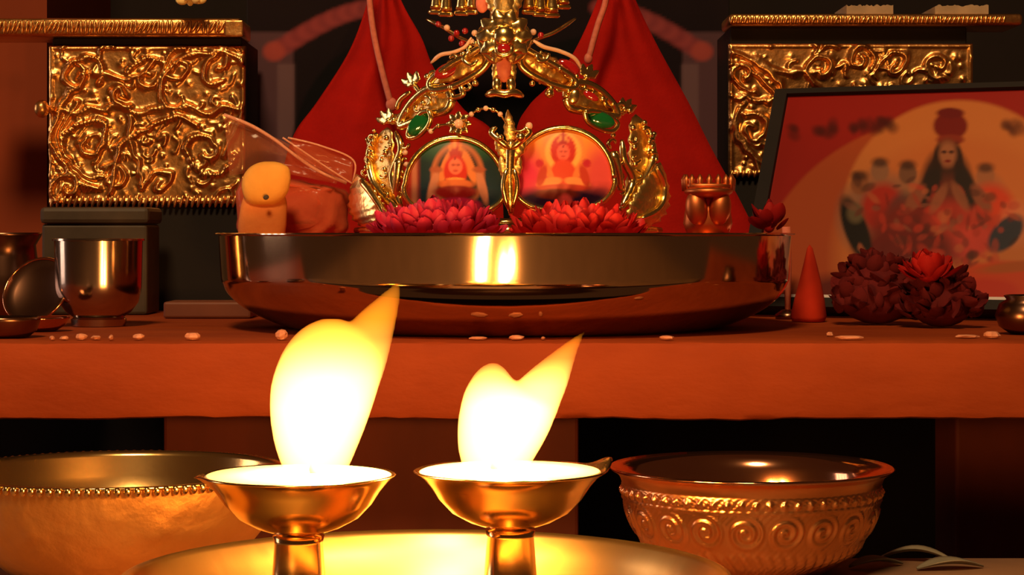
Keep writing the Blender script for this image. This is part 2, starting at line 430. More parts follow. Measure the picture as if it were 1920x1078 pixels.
# ------------------------------------------------------------------ the two bowls
def bowl_right():
    D = 0.93; x, y = X(1408, D), D; zr = Z(875, D); R = 267/F*D
    root = thing('embossed_bowl', (x, y, 0), 'copper gold bowl with flared lip and a band of embossed scrolls', 'bowl')
    out = []
    # outer wall from foot to lip, dense so the relief is geometry
    ctrl = [(0.030, 0.0), (0.0335, 0.0012), (0.040, 0.005), (0.0485, 0.013), (0.0545, 0.024), (0.0572, 0.034), (0.0578, 0.040), (0.0595, 0.0435), (R-0.0010, zr-0.0010)]
    ctrl = spline(ctrl, 90)
    hs = np.array([c[1] for c in ctrl])
    nsp = 20
    def relief(t, z):
        h = 0.0
        # row of scrolls
        cz, hw = 0.0240, 0.0068
        ph = (t*nsp/(2*PI)) % 1.0
        u = (ph-0.5)*2*PI*0.053/nsp; v = z-cz
        rr = math.hypot(u, v)
        if rr < 0.0086:
            a = math.atan2(v, u)
            h += 0.5*(1+math.cos(2*PI*(rr/0.0036)-a))*min(1, (0.0086-rr)/0.0015)*0.0013
        else:
            h += 0.0005*(0.5+0.5*math.sin(t*nsp*5+z*900)*math.sin(z*2600))
        if 0.0342 < z < 0.0382:
            w = math.sin(PI*(z-0.0342)/0.004)
            h += 0.0013*w*max(0, math.sin(t*nsp*3))
        if 0.0328 < z < 0.0338: h += 0.0006
        if 0.005 < z < 0.0150:
            w = math.sin(PI*(z-0.005)/0.010)
            h += 0.0014*w*abs(math.sin(t*nsp*1.5+(z*300)))
        return h
    def fn(r, z, t, i):
        if 0.004 < z < 0.039: return r+relief(t, z), z
        return r, z
    inner = [(R, zr), (R-0.0014, zr+0.0006), (0.0585, zr-0.003), (0.0560, 0.039), (0.0555, 0.033), (0.053, 0.024), (0.047, 0.0135), (0.038, 0.006), (0.02, 0.003), (0, 0.0028)]
    prof = [(0, 0.0)]+list(ctrl)
    mk('body', *lathe(prof, x, y, 600, fn), M['bowlcopper'], root)
    mk('inside_and_lip', *lathe([prof[-1]]+inner, x, y, 96), M['copper'], root)
    return root
bowl_right()

def bowl_left():
    D = 0.91; x, y = X(220, D), D; zr = Z(879, D); R = 0.0747
    root = thing('beaded_bowl', (x, y, 0), 'wide hammered brass bowl with a beaded rim', 'bowl')
    ctrl = spline([(0.036, 0.0), (0.040, 0.0012), (0.049, 0.007), (0.0590, 0.016), (0.0665, 0.027), (0.0705, 0.037), (0.0722, 0.043), (0.0730, zr-0.0010)], 50)
    r = random.Random(5)
    blobs = [(r.uniform(0, 2*PI), r.uniform(0.006, 0.038), r.uniform(0.0015, 0.004)) for _ in range(260)]
    bt = np.array([b[0] for b in blobs]); bz = np.array([b[1] for b in blobs]); bs = np.array([b[2] for b in blobs])
    def fn(rr, z, t, i):
        if z < 0.004 or z > 0.041: return rr, z
        dt = np.arctan2(np.sin(bt-t), np.cos(bt-t))*0.066
        h = float(np.sum(np.exp(-(dt**2+(bz-z)**2)/bs**2)*0.0004))
        return rr+min(h, 0.0009), z
    prof = [(0, 0)]+list(ctrl)
    mk('body', *lathe(prof, x, y, 260, fn), M['bowlbrass'], root)
    mk('inside', *lathe([(0.0730, zr-0.0010), (0.0736, zr+0.0002), (0.0722, zr+0.0006), (0.0712, zr-0.002), (0.0690, 0.037), (0.0650, 0.027), (0.057, 0.0165), (0.046, 0.0085), (0.025, 0.004), (0, 0.0035)], x, y, 96), M['brass'], root)
    bm = None
    n = 118
    for k in range(n):
        a = 2*PI*k/n
        c = Vector((x+0.0742*math.cos(a), y+0.0742*math.sin(a), zr-0.0014))
        if bm is None:
            o = mk('bead', *ellipsoid(c, (0.0016, 0.0013, 0.0021), None, 8, 6), M['brass'], root, origin=c)
            bm = o.data
        else:
            o = inst('bead', bm, root, Matrix.Translation(c))
    return root
bowl_left()

# ------------------------------------------------------------------ steel basin, filled with red powder
Bx, By, BR = X(947, 1.24), 1.24, 0.1725
zb = TOPZ+0.0004
basin_out = spline([(0.118, zb), (0.130, zb+0.001), (0.1445, zb+0.0065), (0.1560, zb+0.0130), (0.1640, zb+0.0205), (0.1679, zb+0.0280)], 28)
basin_prof = [(0, zb)]+list(basin_out)+[*[(0.1681+0.0015*k/12, zb+0.0295+(CZ-0.0016-zb-0.0295)*k/12) for k in range(13)], (0.1697, CZ-0.00155), (0.1708, CZ-0.0013), (0.1718, CZ-0.0008), (0.1718, CZ-0.0003), (0.1708, CZ+0.0001), (0.1692, CZ-0.0004),
              (0.1682, CZ-0.003), (0.1654, zb+0.031), (0.1615, zb+0.0225), (0.1545, zb+0.0155), (0.1435, zb+0.0085), (0.125, zb+0.003), (0, zb+0.0022)]
bs = mk('steel_basin', *lathe(basin_prof, Bx, By, 160), M['steel'], origin=(Bx, By, zb))
sharp(bs, 30)
tag(bs, 'wide polished steel basin on the orange board, holding the gold crown', 'basin')
PZ = CZ-0.0062      # powder surface
def pfn(r, z, t, i):
    return r, z+(0.0007*math.sin(5*t+r*90)*math.sin(r*130) if 0.01 < r < 0.16 and z > PZ-0.004 else 0)
pw = mk('red_powder', *lathe([(0, PZ-0.03), (0.148, PZ-0.03), (0.1620, PZ-0.014), (0.1655, PZ-0.002), (0.16, PZ-0.001), (0.14, PZ), (0.10, PZ), (0.06, PZ), (0.03, PZ), (0, PZ)], Bx, By, 96, pfn), M['powder'], origin=(Bx, By, PZ-0.03))
tag(pw, 'red kumkum powder filling the steel basin', 'powder', kind='stuff')

# ------------------------------------------------------------------ painting helpers (flat print as vertex colours)
def ell(px, py, cx, cy, rx, ry, rot=0.0, soft=0.15):
    c, s = math.cos(rot), math.sin(rot)
    dx, dy = px-cx, py-cy
    u, v = (dx*c+dy*s)/rx, (-dx*s+dy*c)/ry
    d = np.sqrt(u*u+v*v)
    return np.clip((1-d)/soft+0.5, 0, 1)
def rect(px, py, x0, x1, y0, y1, soft=4):
    return np.clip((px-x0)/soft+.5, 0, 1)*np.clip((x1-px)/soft+.5, 0, 1)*np.clip((py-y0)/soft+.5, 0, 1)*np.clip((y1-py)/soft+.5, 0, 1)
class Canvas:
    def __init__(s, px, py, base):
        s.px, s.py = px, py
        s.c = np.tile(np.array(lin(base)), (len(px), 1))
    def put(s, mask, col, a=1.0):
        m = (mask*a)[:, None]
        s.c = s.c*(1-m)+np.array(lin(col))*m
    def e(s, cx, cy, rx, ry, col, rot=0.0, soft=0.15, a=1.0): s.put(ell(s.px, s.py, cx, cy, rx, ry, rot, soft), col, a)
    def r(s, x0, x1, y0, y1, col, soft=4, a=1.0): s.put(rect(s.px, s.py, x0, x1, y0, y1, soft), col, a)
def setprint(o, V, paint):
    """colour each vertex of a printed sheet; layout measured in the photograph's pixels"""
    A = np.array([tuple(v) for v in V])
    px = 960+A[:, 0]/A[:, 1]*F; py = HOR-(A[:, 2]-CZ)/A[:, 1]*F
    c = paint(px, py)
    at = o.data.color_attributes.new('print', 'FLOAT_COLOR', 'POINT')
    at.data.foreach_set('color', np.concatenate([np.clip(c, 0, 1), np.ones((len(c), 1))], 1).astype(np.float32).ravel())
def gridsheet(p0, du, dv, nu, nv, fn=None):
    V, Fc = [], []
    for j in range(nv+1):
        for i in range(nu+1):
            u, v = i/nu, j/nv
            q = p0+du*u+dv*v
            if fn: q = q+fn(u, v)
            V.append(q)
    w = nu+1
    for j in range(nv):
        for i in range(nu):
            Fc.append((j*w+i, j*w+i+1, (j+1)*w+i+1, (j+1)*w+i))
    return V, Fc

# ------------------------------------------------------------------ gold crown with two domed pictures
CR = thing('ornate_headdress', (X(955, 1.22), 1.22, PZ), 'ornate gold crown with green and red stones and two domed deity pictures', 'crown')
def yc(px): return 1.165+0.072*((px-955)/300.0)**2
def K(px, py, dy=0.0):
    D = yc(px)+dy
    return P(px, py, D)
S = 1.18/F     # metres per pixel on the crown
HV = 1.28     # weight of the metalwork
def scroll(pts, r0, r1=None, mat='gold', n=24, name='scroll', dy=0.0, seg=10, prof=None):
    sp = spline([(p[0], p[1], (p[2] if len(p) > 2 else 0.0)) for p in pts], n)
    path = [K(a, b, c+dy) for a, b, c in sp]
    if prof is None:
        r1 = r0 if r1 is None else r1
        rad = [HV*(r0+(r1-r0)*i/n)*S*(0.35+0.65*min(1, math.sin(PI*min(max((i+0.6)/(n+1.2), 0), 1))*2.2)) for i in range(n+1)]
    else:
        rad = [np.interp(i/n, [q[0] for q in prof], [q[1] for q in prof])*S*1.15 for i in range(n+1)]
    return mk(name, *tube(path, rad, seg), M[mat], CR)
def gem(px, py, rx, ry, rot, mat, name='gem', dy=-0.004, dep=0.5):
    # rot: clockwise angle of the long axis in the picture
    return mk(name, *ellipsoid(K(px, py, dy), (rx*S, min(rx, ry)*S*dep, ry*S), roty(rot), 20, 12), M[mat], CR)
def bead(px, py, r, mat='gold', dy=-0.004, name='bead'):
    return mk(name, *ellipsoid(K(px, py, dy), (r*S,)*3, None, 12, 8), M[mat], CR)
def leafpad(p0, p1, w, mat='goldleaf', bend=0.0, dy=0.0, depth=0.45, name='leaf', ribs=5):
    """a chased, domed leaf from base p0 to tip p1 (pixels)"""
    nu, nv = 24, 14
    a = np.array(p0, float); b = np.array(p1, float); d = b-a; L = np.hypot(*d); t = d/L; nrm = np.array((-t[1], t[0]))
    V, Fc = [], []
    for i in range(nu+1):
        u = i/nu
        hw = w*1.2*(math.sin(PI*u**0.75)**0.8 if 0 < u < 1 else 0)+0.4
        c = a+d*u+nrm*bend*math.sin(PI*u)
        for k in range(nv):
            an = 2*PI*k/nv
            wob = 1+0.10*math.sin(ribs*2*PI*u+math.cos(an)*2)
            q = c+nrm*hw*math.cos(an)*wob
            V.append(K(q[0], q[1], dy-hw*S*depth*math.sin(an)*wob))
    for i in range(nu):
        for k in range(nv):
            k2 = (k+1) % nv
            Fc.append((i*nv+k, i*nv+k2, (i+1)*nv+k2, (i+1)*nv+k))
    Fc.append(tuple(range(nv))[::-1]); Fc.append(tuple(nu*nv+k for k in range(nv)))
    return mk(name, V, Fc, M[mat], CR)
def spike(px, py, n, h, rot):
    for k in range(n):
        a = rot+(k-(n-1)/2)*0.7
        leafpad((px, py), (px+math.sin(a)*h, py-math.cos(a)*h), h*0.24, 'gold', bend=(k-1)*2, dy=-0.003, name='leaf', ribs=2)
    bead(px, py, 6)

# domed pictures
def dome(cx, ytop, ybot, hw, paint, label):
    V, Fc, nr, ns = [], [], 40, 96
    cy = ytop+hw*1.0
    c0 = (cx, (ytop+ybot)/2+18)
    def outline(a):
        dx, dy = math.cos(a), math.sin(a)   # dy>0 is down
        # superellipse top, flattened bottom
        up = (cy-ytop); dn = ybot-cy
        if dy <= 0: return cx+hw*dx, cy+up*dy
        return cx+hw*(abs(dx)**0.75)*(1 if dx > 0 else -1)*(1.03), cy+dn*dy
    dd = yc(cx)-0.012
    for i in range(nr+1):
        s = i/nr
        for k in range(ns):
            ox, oy = outline(2*PI*k/ns)
            q = (c0[0]+(ox-c0[0])*s, c0[1]+(oy-c0[1])*s)
            V.append(P(q[0], q[1], dd+0.004-0.005*(1-s*s)))
    for i in range(nr):
        for k in range(ns):
            k2 = (k+1) % ns
            if i == 0:
                pass
            Fc.append((i*ns+k, (i+1)*ns+k, (i+1)*ns+k2, i*ns+k2))
    # thickness: back ring
    nb = len(V)
    for k in range(ns):
        ox, oy = outline(2*PI*k/ns)
        V.append(P(ox, oy, dd+0.008))
    for k in range(ns):
        k2 = (k+1) % ns
        Fc.append((nr*ns+k, nb+k, nb+k2, nr*ns+k2))
    Fc.append(tuple(nb+k for k in range(ns)))
    o = mk('picture', V, Fc, M['cabochon'], CR); o['label'] = label
    setprint(o, V, paint)
    ring = [P(*outline(2*PI*k/72), dd+0.003) for k in range(73)]
    mk('picture_rim', *tube(ring, [5.5*S]*73, 8), M['gold'], o)
    return o
def paint_l(px, py):
    c = Canvas(px, py, (22, 46, 48))
    c.e(858, 262, 90, 40, (30, 84, 52), a=0.8, soft=0.5)
    c.e(858, 372, 92, 60, (26, 52, 66), soft=0.6)
    c.r(752, 785, 280, 400, (150, 40, 30), 10); c.r(772, 782, 290, 400, (200, 150, 120), 5, 0.5)
    c.e(858, 330, 50, 62, (190, 110, 70), soft=0.12); c.e(858, 330, 42, 54, (60, 44, 40), soft=0.2)
    for s in (-1, 1):
        c.e(858+s*22, 312, 9, 34, (222, 130, 70), s*-0.35, 0.3)
        c.e(858+s*46, 350, 8, 34, (200, 130, 100), s*-0.25, 0.4)
        c.e(858+s*40, 318, 12, 6, (170, 90, 60), 0, 0.5)
    c.e(854, 285, 12, 32, (176, 40, 20), soft=0.3); c.e(854, 262, 6, 16, (190, 60, 30), soft=0.4)
    c.e(854, 322, 22, 30, (200, 40, 26), soft=0.2); c.e(854, 312, 13, 15, (236, 120, 90), soft=0.25)
    c.e(850, 309, 4, 2.5, (130, 30, 24), soft=0.8, a=0.7); c.e(859, 309, 4, 2.5, (130, 30, 24), soft=0.8, a=0.7); c.e(854, 320, 5, 2.5, (170, 30, 30), soft=0.8, a=0.7); c.e(854, 297, 2, 3, (120, 10, 20), a=0.8); c.e(854, 336, 16, 3, (240, 170, 80), soft=0.6); c.e(845, 276, 4, 8, (230, 150, 60), 0.3, 0.6, 0.6); c.e(863, 276, 4, 8, (230, 150, 60), -0.3, 0.6, 0.6); c.e(854, 268, 3, 10, (240, 170, 80), 0, 0.6, 0.6)
    c.e(854, 346, 34, 10, (216, 110, 56), soft=0.3); c.e(854, 360, 40, 12, (150, 24, 22), soft=0.3)
    c.e(858, 386, 44, 16, (196, 36, 84), soft=0.3)
    return c.c
def paint_r(px, py):
    c = Canvas(px, py, (206, 90, 66))
    c.e(1056, 250, 110, 62, (244, 150, 56), soft=0.8)
    c.e(985, 340, 34, 60, (214, 50, 90), soft=0.9); c.e(1130, 330, 34, 60, (214, 80, 80), soft=0.9)
    c.e(1056, 385, 120, 32, (46, 24, 56), soft=0.5)
    c.e(1056, 285, 42, 44, (226, 140, 70), soft=0.15); c.e(1056, 285, 34, 37, (246, 180, 90), soft=0.15); c.e(1056, 282, 24, 30, (196, 40, 26), soft=0.15)
    c.e(1056, 262, 7, 16, (170, 24, 20), soft=0.3)
    c.e(1056, 286, 12, 15, (238, 104, 84), soft=0.25); c.e(1052, 284, 3.5, 2.2, (150, 40, 34), soft=0.8, a=0.7); c.e(1060, 284, 3.5, 2.2, (150, 40, 34), soft=0.8, a=0.7); c.e(1056, 293, 4, 2, (170, 30, 34), soft=0.8, a=0.7); c.e(1056, 274, 1.6, 2.6, (130, 10, 20), a=0.8); c.e(1056, 306, 10, 3, (246, 180, 90), soft=0.6); c.e(1050, 260, 3, 7, (246, 180, 90), 0.4, 0.6, 0.6); c.e(1062, 260, 3, 7, (246, 180, 90), -0.4, 0.6, 0.6)
    c.e(1056, 325, 24, 26, (216, 70, 44), soft=0.25)
    for s in (-1, 1):
        c.e(1056+s*30, 318, 7, 24, (230, 130, 70), s*0.5, 0.4)
        c.e(1056+s*44, 306, 8, 8, (190, 40, 60), soft=0.4)
        c.e(1056+s*26, 342, 24, 9, (240, 150, 84), s*0.2, 0.3)
        c.e(1056+s*40, 330, 8, 22, (190, 60, 44), s*-0.3, 0.4)
    c.e(1056, 352, 50, 7, (196, 60, 40), soft=0.3); c.e(1045, 364, 40, 10, (120, 40, 30), soft=0.4)
    c.e(1060, 384, 14, 20, (226, 80, 80), soft=0.4)
    return c.c
dome(853, 258, 404, 93, paint_l, 'picture of a seated deity on a dark teal ground')
dome(1056, 240, 396, 94, paint_r, 'picture of a seated deity on a pink and orange ground')

# base band the ornaments stand on
bandpts = [(668, 432), (760, 434), (860, 434), (955, 434), (1050, 434), (1150, 434), (1238, 432)]
scroll([(a, b, 0.004) for a, b in bandpts], 12, 12, n=40, name='base_band')
scroll([(690, 405, 0.010), (800, 415, 0.010), (955, 418, 0.010), (1110, 415, 0.010), (1222, 405, 0.010)], 7, 7, n=40, name='base_band')

# central pendant
def rosette(px, py, r, n, mat, cmat, dy):
    for k in range(n):
        a = 2*PI*k/n
        leafpad((px+math.cos(a)*r*0.25, py+math.sin(a)*r*0.25), (px+math.cos(a)*r, py+math.sin(a)*r), r*0.24, mat, dy=dy, name='petal', ribs=2)
    mk('rosette_centre', *ellipsoid(K(px, py, dy-0.003), (r*0.36*S, r*0.25*S, r*0.36*S)), M[cmat], CR)
scroll([(945, -70, -0.012), (946, 0, -0.012), (945, 50, -0.012)], 22, 20, n=16, name='pendant_stem', mat='goldleaf')
for s in (-1, 1):
    leafpad((945, 35), (945+s*36, -18), 12, dy=-0.016); leafpad((945, 10), (945+s*34, -50), 10, dy=-0.014)
    scroll([(945+s*10, 120, -0.012), (945+s*34, 96, -0.012), (945+s*44, 66, -0.012), (945+s*30, 42, -0.012)], 8, 5, name='scroll')
rosette(945, 68, 54, 10, 'gold', 'gold', -0.021)
gem(945, 90, 12, 8, 0, 'ruby', dy=-0.030)
scroll([(930, 86, -0.028), (934, 100, -0.028), (945, 104, -0.028), (956, 100, -0.028), (960, 86, -0.028)], 4, 4, n=14)
gem(945, 124, 14, 30, 0, 'cord', 'pendant_drop', dy=-0.014)
for s in (-1, 1):
    leafpad((945+s*6, 100), (945+s*20, 152), 8, dy=-0.012)
    gem(945+s*13, 158, 9, 14, 0, 'gold', 'bell', dy=-0.016, dep=0.9)
scroll([(912, 178, -0.014), (930, 173, -0.018), (946, 176, -0.019), (962, 173, -0.018), (980, 180, -0.014)], 6, 6, n=14, name='bell_rim')
# tasselled row at the top
for px, y1, w in ((818, 22, 9), (836, 26, 9), (866, 24, 9), (884, 22, 8), (992, 22, 9), (1012, 26, 9), (1034, 28, 10), (1056, 12, 9)):
    scroll([(px, -75, -0.004), (px+1, -30, -0.006), (px, y1-6, -0.006)], w*0.75, w, n=12, name='tassel', prof=[(0, w*0.6), (0.6, w*0.7), (0.85, w*0.95), (1, w*1.15)])
    scroll([(px-w*1.5, y1, -0.006), (px+w*1.5, y1+1, -0.006)], 4, 4, n=8, name='tassel_rim')
gem(904, 6, 12, 18, 0, 'cord', 'pendant_drop', dy=-0.014)
scroll([(780, -60, 0.0), (860, -52, -0.004), (955, -50, -0.006), (1050, -52, -0.004), (1110, -62, 0.0)], 12, 12, n=24, name='top_bar')

# scrolled arms; measured left and right separately
def ring_scroll(pts, r, dy=0.0, mat='gold', name='scroll'):
    scroll(pts+[pts[0]], r, r, n=40, dy=dy, mat=mat, name=name, prof=[(0, r), (1, r)])
# upper arm, left
ring_scroll([(916, 100), (905, 88), (880, 102), (845, 122), (808, 150), (812, 168), (850, 162), (895, 138), (915, 116)], 6.2, -0.006)
leafpad((910, 106), (812, 160), 18, bend=6, dy=0.0)
scroll([(808, 118, -0.002), (826, 103, -0.004), (850, 98, -0.004), (872, 88, -0.004), (884, 70, -0.004)], 3.2, 2.6, mat='pearl')
gem(838, 132, 26, 13, -0.45, 'ruby', dy=-0.004)
scroll([(880, 95, -0.008), (870, 112, -0.009), (884, 122, -0.009), (896, 112, -0.009)], 4, 3)
scroll([(862, 158, -0.006), (868, 176, -0.006), (852, 182, -0.006), (846, 172, -0.006)], 5, 3)
# upper arm, right
ring_scroll([(976, 108), (985, 94), (1012, 108), (1048, 128), (1078, 150), (1074, 166), (1040, 160), (1000, 142), (978, 124)], 6.2, -0.006)
leafpad((980, 106), (1076, 160), 19, bend=-6, dy=0.0)
scroll([(1000, 76, -0.004), (1020, 88, -0.004), (1050, 96, -0.004), (1078, 110, -0.004), (1092, 134, -0.002)], 3.2, 2.8, mat='pearl')
gem(1064, 126, 24, 13, 0.5, 'ruby', dy=-0.002)
scroll([(1004, 100, -0.008), (1010, 114, -0.009), (1024, 112, -0.009), (1030, 100, -0.009)], 4, 3)
bead(1030, 175, 9, dy=-0.008)
spike(776, 158, 3, 26, -0.5); spike(1100, 144, 3, 26, 0.4)
# middle arm, left
ring_scroll([(848, 186), (838, 168), (806, 166), (778, 186), (758, 214), (752, 236), (776, 228), (808, 214), (838, 206)], 7.6, -0.004)
leafpad((846, 180), (758, 230), 21, bend=8, dy=0.0)
gem(786, 232, 28, 16, -0.85, 'emerald', dy=-0.010)
ring_scroll([(804, 208), (790, 212), (770, 236), (766, 256), (782, 256), (800, 240), (808, 222)], 4.4, -0.010)
scroll([(770, 172), (752, 186), (744, 206)], 4, 5, mat='gold')
# middle arm, right
ring_scroll([(1062, 184), (1066, 164), (1092, 156), (1124, 170), (1150, 198), (1156, 218), (1130, 214), (1098, 208), (1070, 202)], 7.6, -0.004)
leafpad((1066, 178), (1152, 212), 21, bend=-8, dy=0.0)
gem(1076, 182, 10, 15, 0.3, 'gold', 'boss', dy=-0.012)
gem(1108, 180, 16, 7, 0.5, 'ruby', dy=-0.012)
gem(1124, 224, 30, 15, 0.28, 'emerald', dy=-0.010)
ring_scroll([(1096, 210), (1112, 208), (1140, 216), (1158, 232), (1146, 246), (1120, 240), (1102, 228)], 4.4, -0.010)
spike(728, 226, 3, 24, -0.7); spike(1172, 206, 3, 24, 0.5)
leafpad((770, 222), (720, 226), 9); leafpad((1150, 214), (1186, 196), 8)
# lower arms
leafpad((726, 238), (744, 392), 21, bend=20, dy=0.002, ribs=7)
scroll([(742, 246, -0.004), (752, 280, -0.006), (736, 330, -0.006), (752, 388, -0.006)], 5, 7)
scroll([(706, 250, -0.002), (692, 290, -0.003), (700, 340, -0.004), (724, 372, -0.004), (748, 392, -0.006)], 6, 7)
scroll([(750, 296, -0.008), (746, 330, -0.009), (742, 372, -0.008)], 9, 5)
leafpad((1192, 214), (1164, 392), 22, bend=-26, dy=0.002, ribs=7)
scroll([(1166, 262, -0.004), (1170, 300, -0.006), (1186, 340, -0.006), (1166, 388, -0.006)], 5, 7)
scroll([(1204, 230, -0.002), (1224, 280, -0.003), (1216, 320, -0.004), (1190, 362, -0.004), (1164, 392, -0.006)], 6, 7)
scroll([(1148, 284, -0.008), (1158, 318, -0.009), (1164, 356, -0.008)], 9, 5)
for k in range(5):
    bead(690+k*1.5, 262+k*20, 6, dy=0.0); bead(1226-k*1.0, 252+k*20, 6, dy=0.0)
for k in range(6):
    bead(760+k*2.0, 286+k*22, 5, 'pearl', dy=-0.014)
# small curls and grains that crowd the arms
cu = random.Random(31)
for (ax, ay, bx, by, n) in ((905, 80, 795, 150, 7), (985, 84, 1090, 150, 7), (900, 150, 800, 176, 5), (990, 150, 1078, 176, 5), (846, 160, 735, 232, 9), (1068, 152, 1186, 214, 9),
                            (700, 236, 684, 344, 9), (1212, 226, 1232, 330, 9), (730, 246, 716, 372, 8), (1190, 236, 1192, 366, 8), (764, 250, 752, 372, 8), (1150, 244, 1168, 372, 8)):
    for k in range(n):
        t = (k+0.5)/n; qx = ax+(bx-ax)*t+cu.uniform(-5, 5); qy = ay+(by-ay)*t+cu.uniform(-5, 5)
        if k % 2:
            a = cu.uniform(0, 6.28); w = cu.uniform(7, 11)
            scroll([(qx+w*math.cos(a+g)*(1-0.12*g), qy+w*math.sin(a+g)*(1-0.12*g), -0.006) for g in (0, 1.1, 2.2, 3.3, 4.4)], 3.2, 2.2, n=14, name='curl', seg=6)
        else:
            bead(qx, qy, cu.uniform(4, 6.5), 'gold', dy=-0.007)
# outer leaves at the feet
leafpad((712, 430), (668, 326), 27, 'gold', bend=-8, ribs=8, dy=-0.012); scroll([(676, 338), (692, 356), (716, 392), (722, 410)], 6, 5, dy=-0.018)
leafpad((1186, 430), (1238, 304), 29, bend=12, ribs=8, dy=-0.012); scroll([(1232, 312), (1246, 350), (1238, 388), (1204, 410)], 5, 5, dy=-0.018)
# palmette between the pictures
scroll([(958, 404, -0.010), (956, 330, -0.010), (958, 262, -0.010)], 6, 8, n=20, name='palmette_stem')
for s in (-1, 1):
    leafpad((957, 300), (957+s*26, 248), 9, bend=s*6, dy=-0.010); leafpad((957, 340), (957+s*18, 290), 7, bend=s*5, dy=-0.010)
    scroll([(957, 280, -0.012), (957+s*22, 262, -0.013), (957+s*36, 248, -0.012), (957+s*26, 238, -0.012)], 5, 4)
    scroll([(957+s*4, 392, -0.012), (957+s*13, 350, -0.013), (957+s*7, 316, -0.012)], 4, 4)
leafpad((958, 270), (952, 205), 9, dy=-0.008)
bead(976, 257, 9, dy=-0.018); bead(938, 258, 6, dy=-0.018); bead(992, 236, 7, 'pearl', dy=-0.012)
# rosette over the left picture and string of pearls
rosette(860, 232, 24, 8, 'gold', 'pearl', -0.010)
for k, (a, b) in enumerate(((884, 214), (897, 206), (911, 203), (925, 206), (938, 214), (822, 236), (808, 246))):
    bead(a, b, 5, 'gold' if k % 2 else 'pearl', dy=-0.012)
for a, b in ((822, 45), (838, 52), (856, 62), (846, 72), (872, 58), (890, 62), (884, 78), (866, 82), (1000, 60), (1014, 66)):
    bead(a, b, 6, 'pearl' if (a+b) % 3 else 'ruby', dy=-0.002)
scroll([(868, 228, -0.011), (884, 214, -0.012), (897, 206, -0.012), (911, 203, -0.012), (925, 206, -0.012), (938, 214, -0.012), (952, 236, -0.010)], 1.8, 1.8, name='chain', seg=6)
scroll([(852, 232, -0.011), (822, 236, -0.012), (808, 246, -0.012), (800, 240, -0.010)], 1.8, 1.8, name='chain', seg=6)
scroll([(957, 244, -0.010), (976, 246, -0.012), (992, 236, -0.012)], 2, 2, name='chain', seg=6)
for p, q in (((776, 158), (792, 180)), ((1100, 144), (1096, 162)), ((728, 226), (754, 230)), ((1172, 206), (1152, 212)), ((1030, 175), (1036, 160)), ((1226, 252), (1214, 290)), ((690, 262), (700, 300))):
    scroll([(*p, -0.003), (*q, -0.003)], 4, 4, n=8, name='stalk', seg=6)
scroll([(800, 36, 0.0), (830, 50, 0.0), (862, 70, 0.0), (905, 90, -0.004)], 3, 3, name='chain')
scroll([(1080, 34, 0.0), (1040, 60, 0.0), (1005, 74, 0.0), (980, 92, -0.004)], 3, 3, name='chain')

# ------------------------------------------------------------------ flowers heaped at the foot of the crown
def petal_mesh(L, W, mat, curl):
    V, Fc, nu, nv = [], [], 6, 4
    for i in range(nu+1):
        u = i/nu; w = W*(math.sin(PI*min(0.97, u*0.85+0.12))**0.7)
        for j in range(nv+1):
            s = j/nv*2-1
            V.append((s*w/2, u*L, curl*L*u*u+0.25*w*s*s))
    for i in range(nu):
        for j in range(nv):
            a = i*(nv+1)+j
            Fc.append((a, a+1, a+nv+2, a+nv+1))
    me = bpy.data.meshes.new('petal'); me.from_pydata(V, [], Fc); me.materials.append(mat)
    me.polygons.foreach_set('use_smooth', [True]*len(me.polygons))
    return me
def flower(name, c, rx, ry, h, n, me, label, cat, seed, group=None, core=None, wild=0.0):
    """petals laid over a low domed core"""
    r = random.Random(seed)
    root = thing(name, c, label, cat, group)
    mk('core', *ellipsoid(Vector(c)+Vector((0, 0, h*0.40)), (rx*(0.55+0.2*wild), ry*(0.55+0.2*wild), h*0.39), None, 16, 10), core, root)
    for k in range(n):
        a = k*2.39996; t = math.sqrt((k+0.5)/n)
        el = math.cos(t*PI/2)                      # 1 at the top, 0 at the foot
        q = Vector(c)+Vector((rx*0.72*math.sin(t*PI/2)*math.cos(a), ry*0.72*math.sin(t*PI/2)*math.sin(a), h*(0.14+0.62*el)))
        tilt = max(0.12, el*1.25+r.uniform(-0.25, 0.4))
        Mx = Matrix.Translation(q) @ Matrix.Rotation(a-PI/2+r.uniform(-0.8, 0.8), 4, 'Z') @ Matrix.Rotation(tilt, 4, 'X') @ Matrix.Rotation(r.uniform(-0.4, 0.4), 4, 'Y') @ Matrix.Scale(r.uniform(0.8, 1.2), 4)
        if wild:
            Mx = Matrix.Translation(q) @ Euler((r.uniform(-0.4, 1.3), r.uniform(-0.9, 0.9), a-PI/2+r.uniform(-1.5, 1.5))).to_matrix().to_4x4() @ Matrix.Scale(r.uniform(0.7, 1.2), 4)
        inst('petal', me, root, Mx)
    return root
pk = petal_mesh(0.0105, 0.0078, M['pink'], 0.45); rd = petal_mesh(0.0105, 0.0078, M['red'], 0.45); mr = petal_mesh(0.0095, 0.0085, M['maroon'], 0.7); br = petal_mesh(0.011, 0.009, M['bright'], 0.5)
flower('pink_flower', (X(818, 1.125), 1.125, PZ), 0.040, 0.021, 0.019, 130, pk, 'magenta pink flower below the teal picture of the crown', 'flower', 1, core=M['pink'])
flower('red_flower', (X(1082, 1.125), 1.125, PZ), 0.041, 0.021, 0.016, 130, rd, 'bright red flower below the pink and orange picture of the crown', 'flower', 2, core=M['red'])

